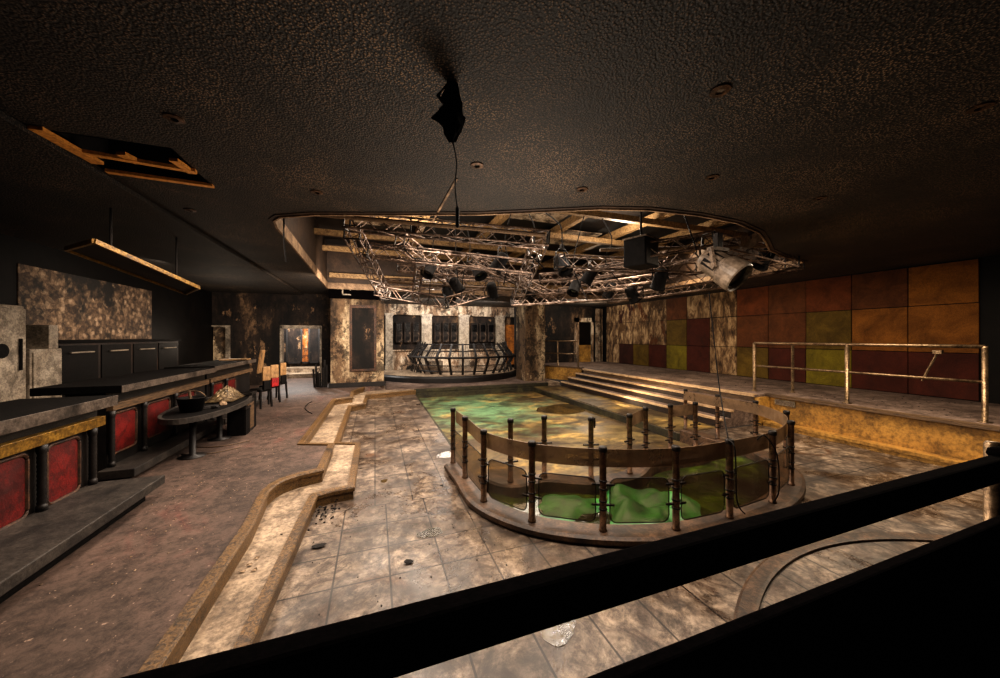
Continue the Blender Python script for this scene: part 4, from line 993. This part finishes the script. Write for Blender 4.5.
# ceiling scar line
p, q_ = at_z(432,222,ZC), at_z(457,178,ZC)
one('ceiling_batten', MB().bar((p.x,p.y,ZC-.006),(q_.x,q_.y,ZC-.006),.025,.012), M['skirtedge'], 'thin pale strip on the ceiling beside the hanging cable', 'strip')

# ------------------------------------------------------------------ STAGE
sc_ = Vector((3.4,17.1,0)); SR = 3.45
mb = MB(); mb.lathe([(SR-.02,ZB),(SR,ZB+.02),(SR,.36),(SR-.04,.40),(.01,.40)], sc_, 64)
struct('floor_round_stage', mb, M['beige'], 'round raised stage floor', 'stage')
mb = MB(); mb.sweep([(sc_.x+SR*math.cos(a), sc_.y+SR*math.sin(a), .0) for a in [PI+PI*k/48 for k in range(49)]], [(0.005,ZB),(.03,ZB+.02),(.03,.33),(.0,.39),(-.06,.41),(-.06,.38)])
struct('trim_stage_rim', mb, M['blackpaint'], 'black rim around the front of the round stage', 'trim')
bc = Vector((3.95,16.25,0))
root = thing('stage_barrier', 'curved black metal barrier with bent posts standing on the round stage', 'barrier', (bc.x, bc.y, .40))
rb, rk, rt = 2.1, 2.5, 2.0
angs = [math.radians(a) for a in (176,186,196,207,218,231,244,257,270,283,296,308,320,331,342,352)]
def pol(r, a, z): return Vector((r*math.cos(a), r*math.sin(a), z))
for a in angs:
    mb = MB(); mb.bar(pol(rb,a,0), pol(rk,a,.72), .09, .07); mb.bar(pol(rk,a,.70), pol(rt,a,1.3), .08, .06); mb.build('post', M['blackpaint'], root)
for r_, z, w_ in ((rk+.02,.74,.05),((rk+rt)/2,1.0,.025),(rt,1.28,.03),(rb+.1,.14,.03),(rb+.25,.4,.02)):
    mb = MB(); mb.tube([pol(r_,angs[0]+(angs[-1]-angs[0])*k/40,z) for k in range(41)], w_, 6); mb.build('rail', M['blackpaint'], root)
mb = MB()
for k in range(121):
    a = angs[0]+(angs[-1]-angs[0])*k/120; mb.tube([pol(rb+.1,a,.14), pol(rb+.27,a,.42)], .008, 4, False)
for z, r_ in ((.21,rb+.14),(.28,rb+.18),(.35,rb+.23)): mb.tube([pol(r_,angs[0]+(angs[-1]-angs[0])*k/40,z) for k in range(41)], .008, 4)
mb.build('mesh_grille', M['greycase'], root)
for (a0, a1) in ((176,207),(308,352)):
    for k in range(5):
        aa, ab = math.radians(a0+(a1-a0)*k/5), math.radians(a0+(a1-a0)*(k+1)/5)
        mb = MB(); mb.bar(pol(rk-.1,aa,.05), pol(rt+.1,ab,1.38), .04, .04); mb.bar(pol(rt,aa,1.35), pol(rk,ab,.7), .035, .035); mb.build('brace', M['blackpaint'], root)
mb = MB()
for k in range(70):
    a = angs[0]+(angs[-1]-angs[0])*k/69; mb.tube([pol(rk-.02,a,.74), pol(rt+.06,a,1.2)], .007, 4, False)
mb.build('upper_grille', M['clamp'], root)
p = pol(rb-.3, math.radians(213), .45)
root = thing('stage_console', 'pale dented metal box standing behind the barrier at the left of the stage', 'box', (bc.x+p.x, bc.y+p.y, .40), .5)
mb = MB(); mb.box(-.35,.35,-.2,.2,0,.55,.02); mb.build('case', M['greycase'], root)
mb = MB(); mb.box(-.3,.3,-.22,-.2,.3,.5,.004); mb.build('front_plate', M['white'], root)
# charred rubble heap beside pillar (door side)
for k in range(7):
    p = at_z(315+k*2, 387, ZR); h_ = random.uniform(.5,1.1)
    one('charred_plank', MB().bar((p.x,p.y-.1,ZR+.01),(p.x+random.uniform(.02,.12),12.76,ZR+h_),.06,.025), M['ash'], 'charred plank leaning against the left side of the burnt pillar', 'plank', 'charred planks at the pillar')
# ash pile + scraps on tile
p = at_z(319,515,0)
mb = MB()
for k in range(60): mb.ico((random.gauss(0,.09),random.gauss(0,.13),random.uniform(.004,.05)), random.uniform(.004,.016), (1,1,.7), 1, .35)
o = mb.build('ash_pile', M['ash']); o.location = (p.x+.05,p.y,0); tag(o, 'small heap of black ash against the lower kerb', 'ash', kind='stuff')
def scrap(x, y, z, s, m, lb, grp=None):
    p = at_z(x, y, z); mb = MB(); n = 7
    vs = [mb.bm.verts.new((s*random.uniform(.6,1.2)*math.cos(2*PI*k/n), s*.6*random.uniform(.6,1.2)*math.sin(2*PI*k/n), random.uniform(.001,.02))) for k in range(n)]
    c_ = mb.bm.verts.new((0,0,.015))
    for k in range(n): mb.bm.faces.new((vs[k],vs[(k+1)%n],c_))
    o = mb.build('scrap', M[m]); o.location = (p.x,p.y,z+.002); tag(o, lb, 'scrap', grp)
for x, y, s, m, lb in ((320,547,.07,'ash','large black flake on tiles just below the ash heap'),(408,563,.05,'ash','black flake on the centre tiles below the rust ring'),(442,486,.03,'ash','black flake on the tiles near the fence kerb'),(415,441,.03,'ash','small black flake on the far tiles near the pit'),(281,536,.02,'ash','black flake on the beige step'),):
    scrap(x, y, 0 if 'step' not in lb else ZB, s, m, lb)
for k, (x, y) in enumerate(((257,559),(250,566),(243,572),(254,571))): scrap(x, y, ZB, .025, 'paper', 'pale paint flake lying on the near beige step', 'paint flakes on the beige step')
mb = MB()
for k in range(260):
    x, y = random.uniform(-2.2,-1.2), random.uniform(3,13); s = random.uniform(.003,.008); mb.ico((x,y,ZR+s*.3), s, (1,1.4,.5), 1, .3)
tag(mb.build('floor_grit', M['paper']), 'pale grit and crumbs strewn over the red carpet floor', 'grit', kind='stuff')
mb = MB()
for k in range(240):
    x, y = random.uniform(-.6,1.1), random.uniform(2.6,11.5); s = random.uniform(.003,.009); mb.ico((x,y,s*.3), s, (1,1.4,.5), 1, .3)
tag(mb.build('floor_grit', M['ash']), 'black grit strewn over the marble tiles', 'grit', kind='stuff')
mb = MB()
for k in range(260):
    x, y = random.uniform(8.9,11.3), random.uniform(2,13); s = random.uniform(.004,.013); mb.ico((x,y,ZP+s*.3), s, (1,1.4,.5), 1, .3)
tag(mb.build('floor_grit', M['ash']), 'black grit strewn over the raised platform', 'grit', kind='stuff')
# dangling handle by the inner row
p = at_z(598,419,.9)
one('hanging_grip', MB().lathe([(.006,0),(.014,.03),(.016,.1),(.012,.11),(.012,.14)], (0,0,0), 10), M['clamp'], 'short dark grip stuck to the back of the third inner fence post', 'grip').location = (inner[2].x+.07, inner[2].y+.02, .76)

# ------------------------------------------------------------------ LIGHT
def area(name, loc, to, size, energy, col, sy=None):
    l = bpy.data.lights.new(name, 'AREA'); l.energy = energy; l.color = col; l.size = size
    if sy: l.shape = 'RECTANGLE'; l.size_y = sy
    o = bpy.data.objects.new(name, l); C.objects.link(o); o.location = loc
    o.rotation_euler = (Vector(to)-Vector(loc)).to_track_quat('-Z','Y').to_euler(); return o
def point(name, loc, energy, col, r=.15):
    l = bpy.data.lights.new(name, 'POINT'); l.energy = energy; l.color = col; l.shadow_soft_size = r
    o = bpy.data.objects.new(name, l); C.objects.link(o); o.location = loc; return o
W = (1,.83,.68)
area('skylight_lamp', (3.6,8.0,4.55), (3.6,8.0,0), 5.5, 190, W, 5)
area('pit_fill', (3.4,8.2,3.0), (3.4,8.2,0), 3.0, 190, W, 4)  # unseen fill added below the trusses to brighten the pit floor
area('tile_fill', (.2,7.0,3.3), (.2,7.0,0), 1.0, 185, W, 7)  # added overhead fill for the tiles, no fixture there
area('near_floor_fill', (2.4,3.0,3.55), (2.4,3.0,0), 2.2, 135, W, 1.0)  # extra fill added at ceiling level to lift the foreground tiles
area('ceiling_up_fill', (1.8,4.4,1.3), (1.8,4.4,3.6), 1.8, 80, W)  # unseen light added in mid-air to brighten the ceiling from below
area('wall_wash_fill', (8.6,8.0,3.45), (11.5,7.6,1.8), .5, 85, (1,.76,.5), 8)  # hidden area light added to wash the right wall
area('riser_wash_fill', (7.3,3.0,3.55), (7.3,3.0,0), 1.2, 150, (1,.8,.58), 2.5)  # hidden light added above the ochre riser to brighten it
area('bar_fill', (-1.6,5.6,3.5), (-1.6,5.6,0), 1.0, 115, (1,.8,.64), 6)  # added fill over the bar side, not a fitting
area('opening_left_fill', (1.4,7.0,4.2), (-1.5,7.6,3.8), .6, 40, W, 2)  # added to brighten the left skirt of the opening
area('wallpaper_fill', (-3.9,9.0,2.9), (-5.3,9.4,2.4), .3, 22, (1,.82,.65), 3)  # added light that lifts the wallpaper, no fixture there
area('pillar_fill', (-.6,9.8,2.9), (-1.6,13.5,1.6), 1.2, 150, (1,.83,.68))  # mid-room fill added for the pillar and back wall
point('far_bar_fill', (-4.2,12.7,1.9), 30, (1,.82,.64), .3)  # added point fill for the dark far-left wall
point('back_room_lamp', (-3.2,16.2,3.2), 700, (1,.94,.88), .3)
area('stage_lamp', (3.3,14.6,3.5), (3.2,17.5,1.4), 4.5, 230, (1,.88,.78), .6)
point('far_platform_fill', (9.3,13.6,3.2), 110, (1,.84,.66), .25)  # added so the low ochre wall does not go black
point('roof_void_fill', (5.6,6.8,4.3), 90, (1,.82,.64), .3)  # unseen fill added to light the roof beams
point('roof_void_left_fill', (1.0,7.2,4.3), 80, (1,.82,.64), .3)  # second added fill for the beams, left side
def glint(name, x, y, d, size, energy):  # places an added light where its mirror image glints in a puddle
    k = (y-HZ)/F; p = at_d(x, y, 1.0); p = Vector((p.x*d, p.y*d, -EYE+k*d)); area(name, p, at_z(x, y, 0), size, energy, (1,.9,.8))
glint('centre_glint_light', 430, 535, 9.8, .4, 16)  # added only for the glint on the centre tiles
glint('near_glint_light', 558, 630, 7.2, .4, 16)  # added only for the foreground tile glint
glint('fence_glint_light', 446, 455, 12.3, .3, 9)  # added only for the glint beside the fence end
pt = at_z(640,490,.3)
point('tank_green_lamp', (pt.x+.15,pt.y+.15,.55), .3, (.6,1,.35), .06)
w = bpy.data.worlds.new('world'); bpy.context.scene.world = w; w.use_nodes = True
w.node_tree.nodes['Background'].inputs[0].default_value = (1,.8,.62,1); w.node_tree.nodes['Background'].inputs[1].default_value = .03

# ------------------------------------------------------------------ CAMERA
cam = bpy.data.cameras.new('camera'); co = bpy.data.objects.new('camera', cam); C.objects.link(co)
cam.sensor_width = 36; cam.lens = F/1000*36; cam.clip_start = .05; cam.shift_y = -(339-HZ)/1000.0
co.location = (0,0,EYE); co.rotation_euler = (PI/2,0,-TH)
sc = bpy.context.scene; sc.camera = co
sc.view_settings.view_transform = 'Standard'; sc.view_settings.exposure = .45;
try: sc.view_settings.look = 'Medium High Contrast'
except Exception: sc.view_settings.look = 'None'
print('LOOK', sc.view_settings.look); sc.view_settings.gamma = 1
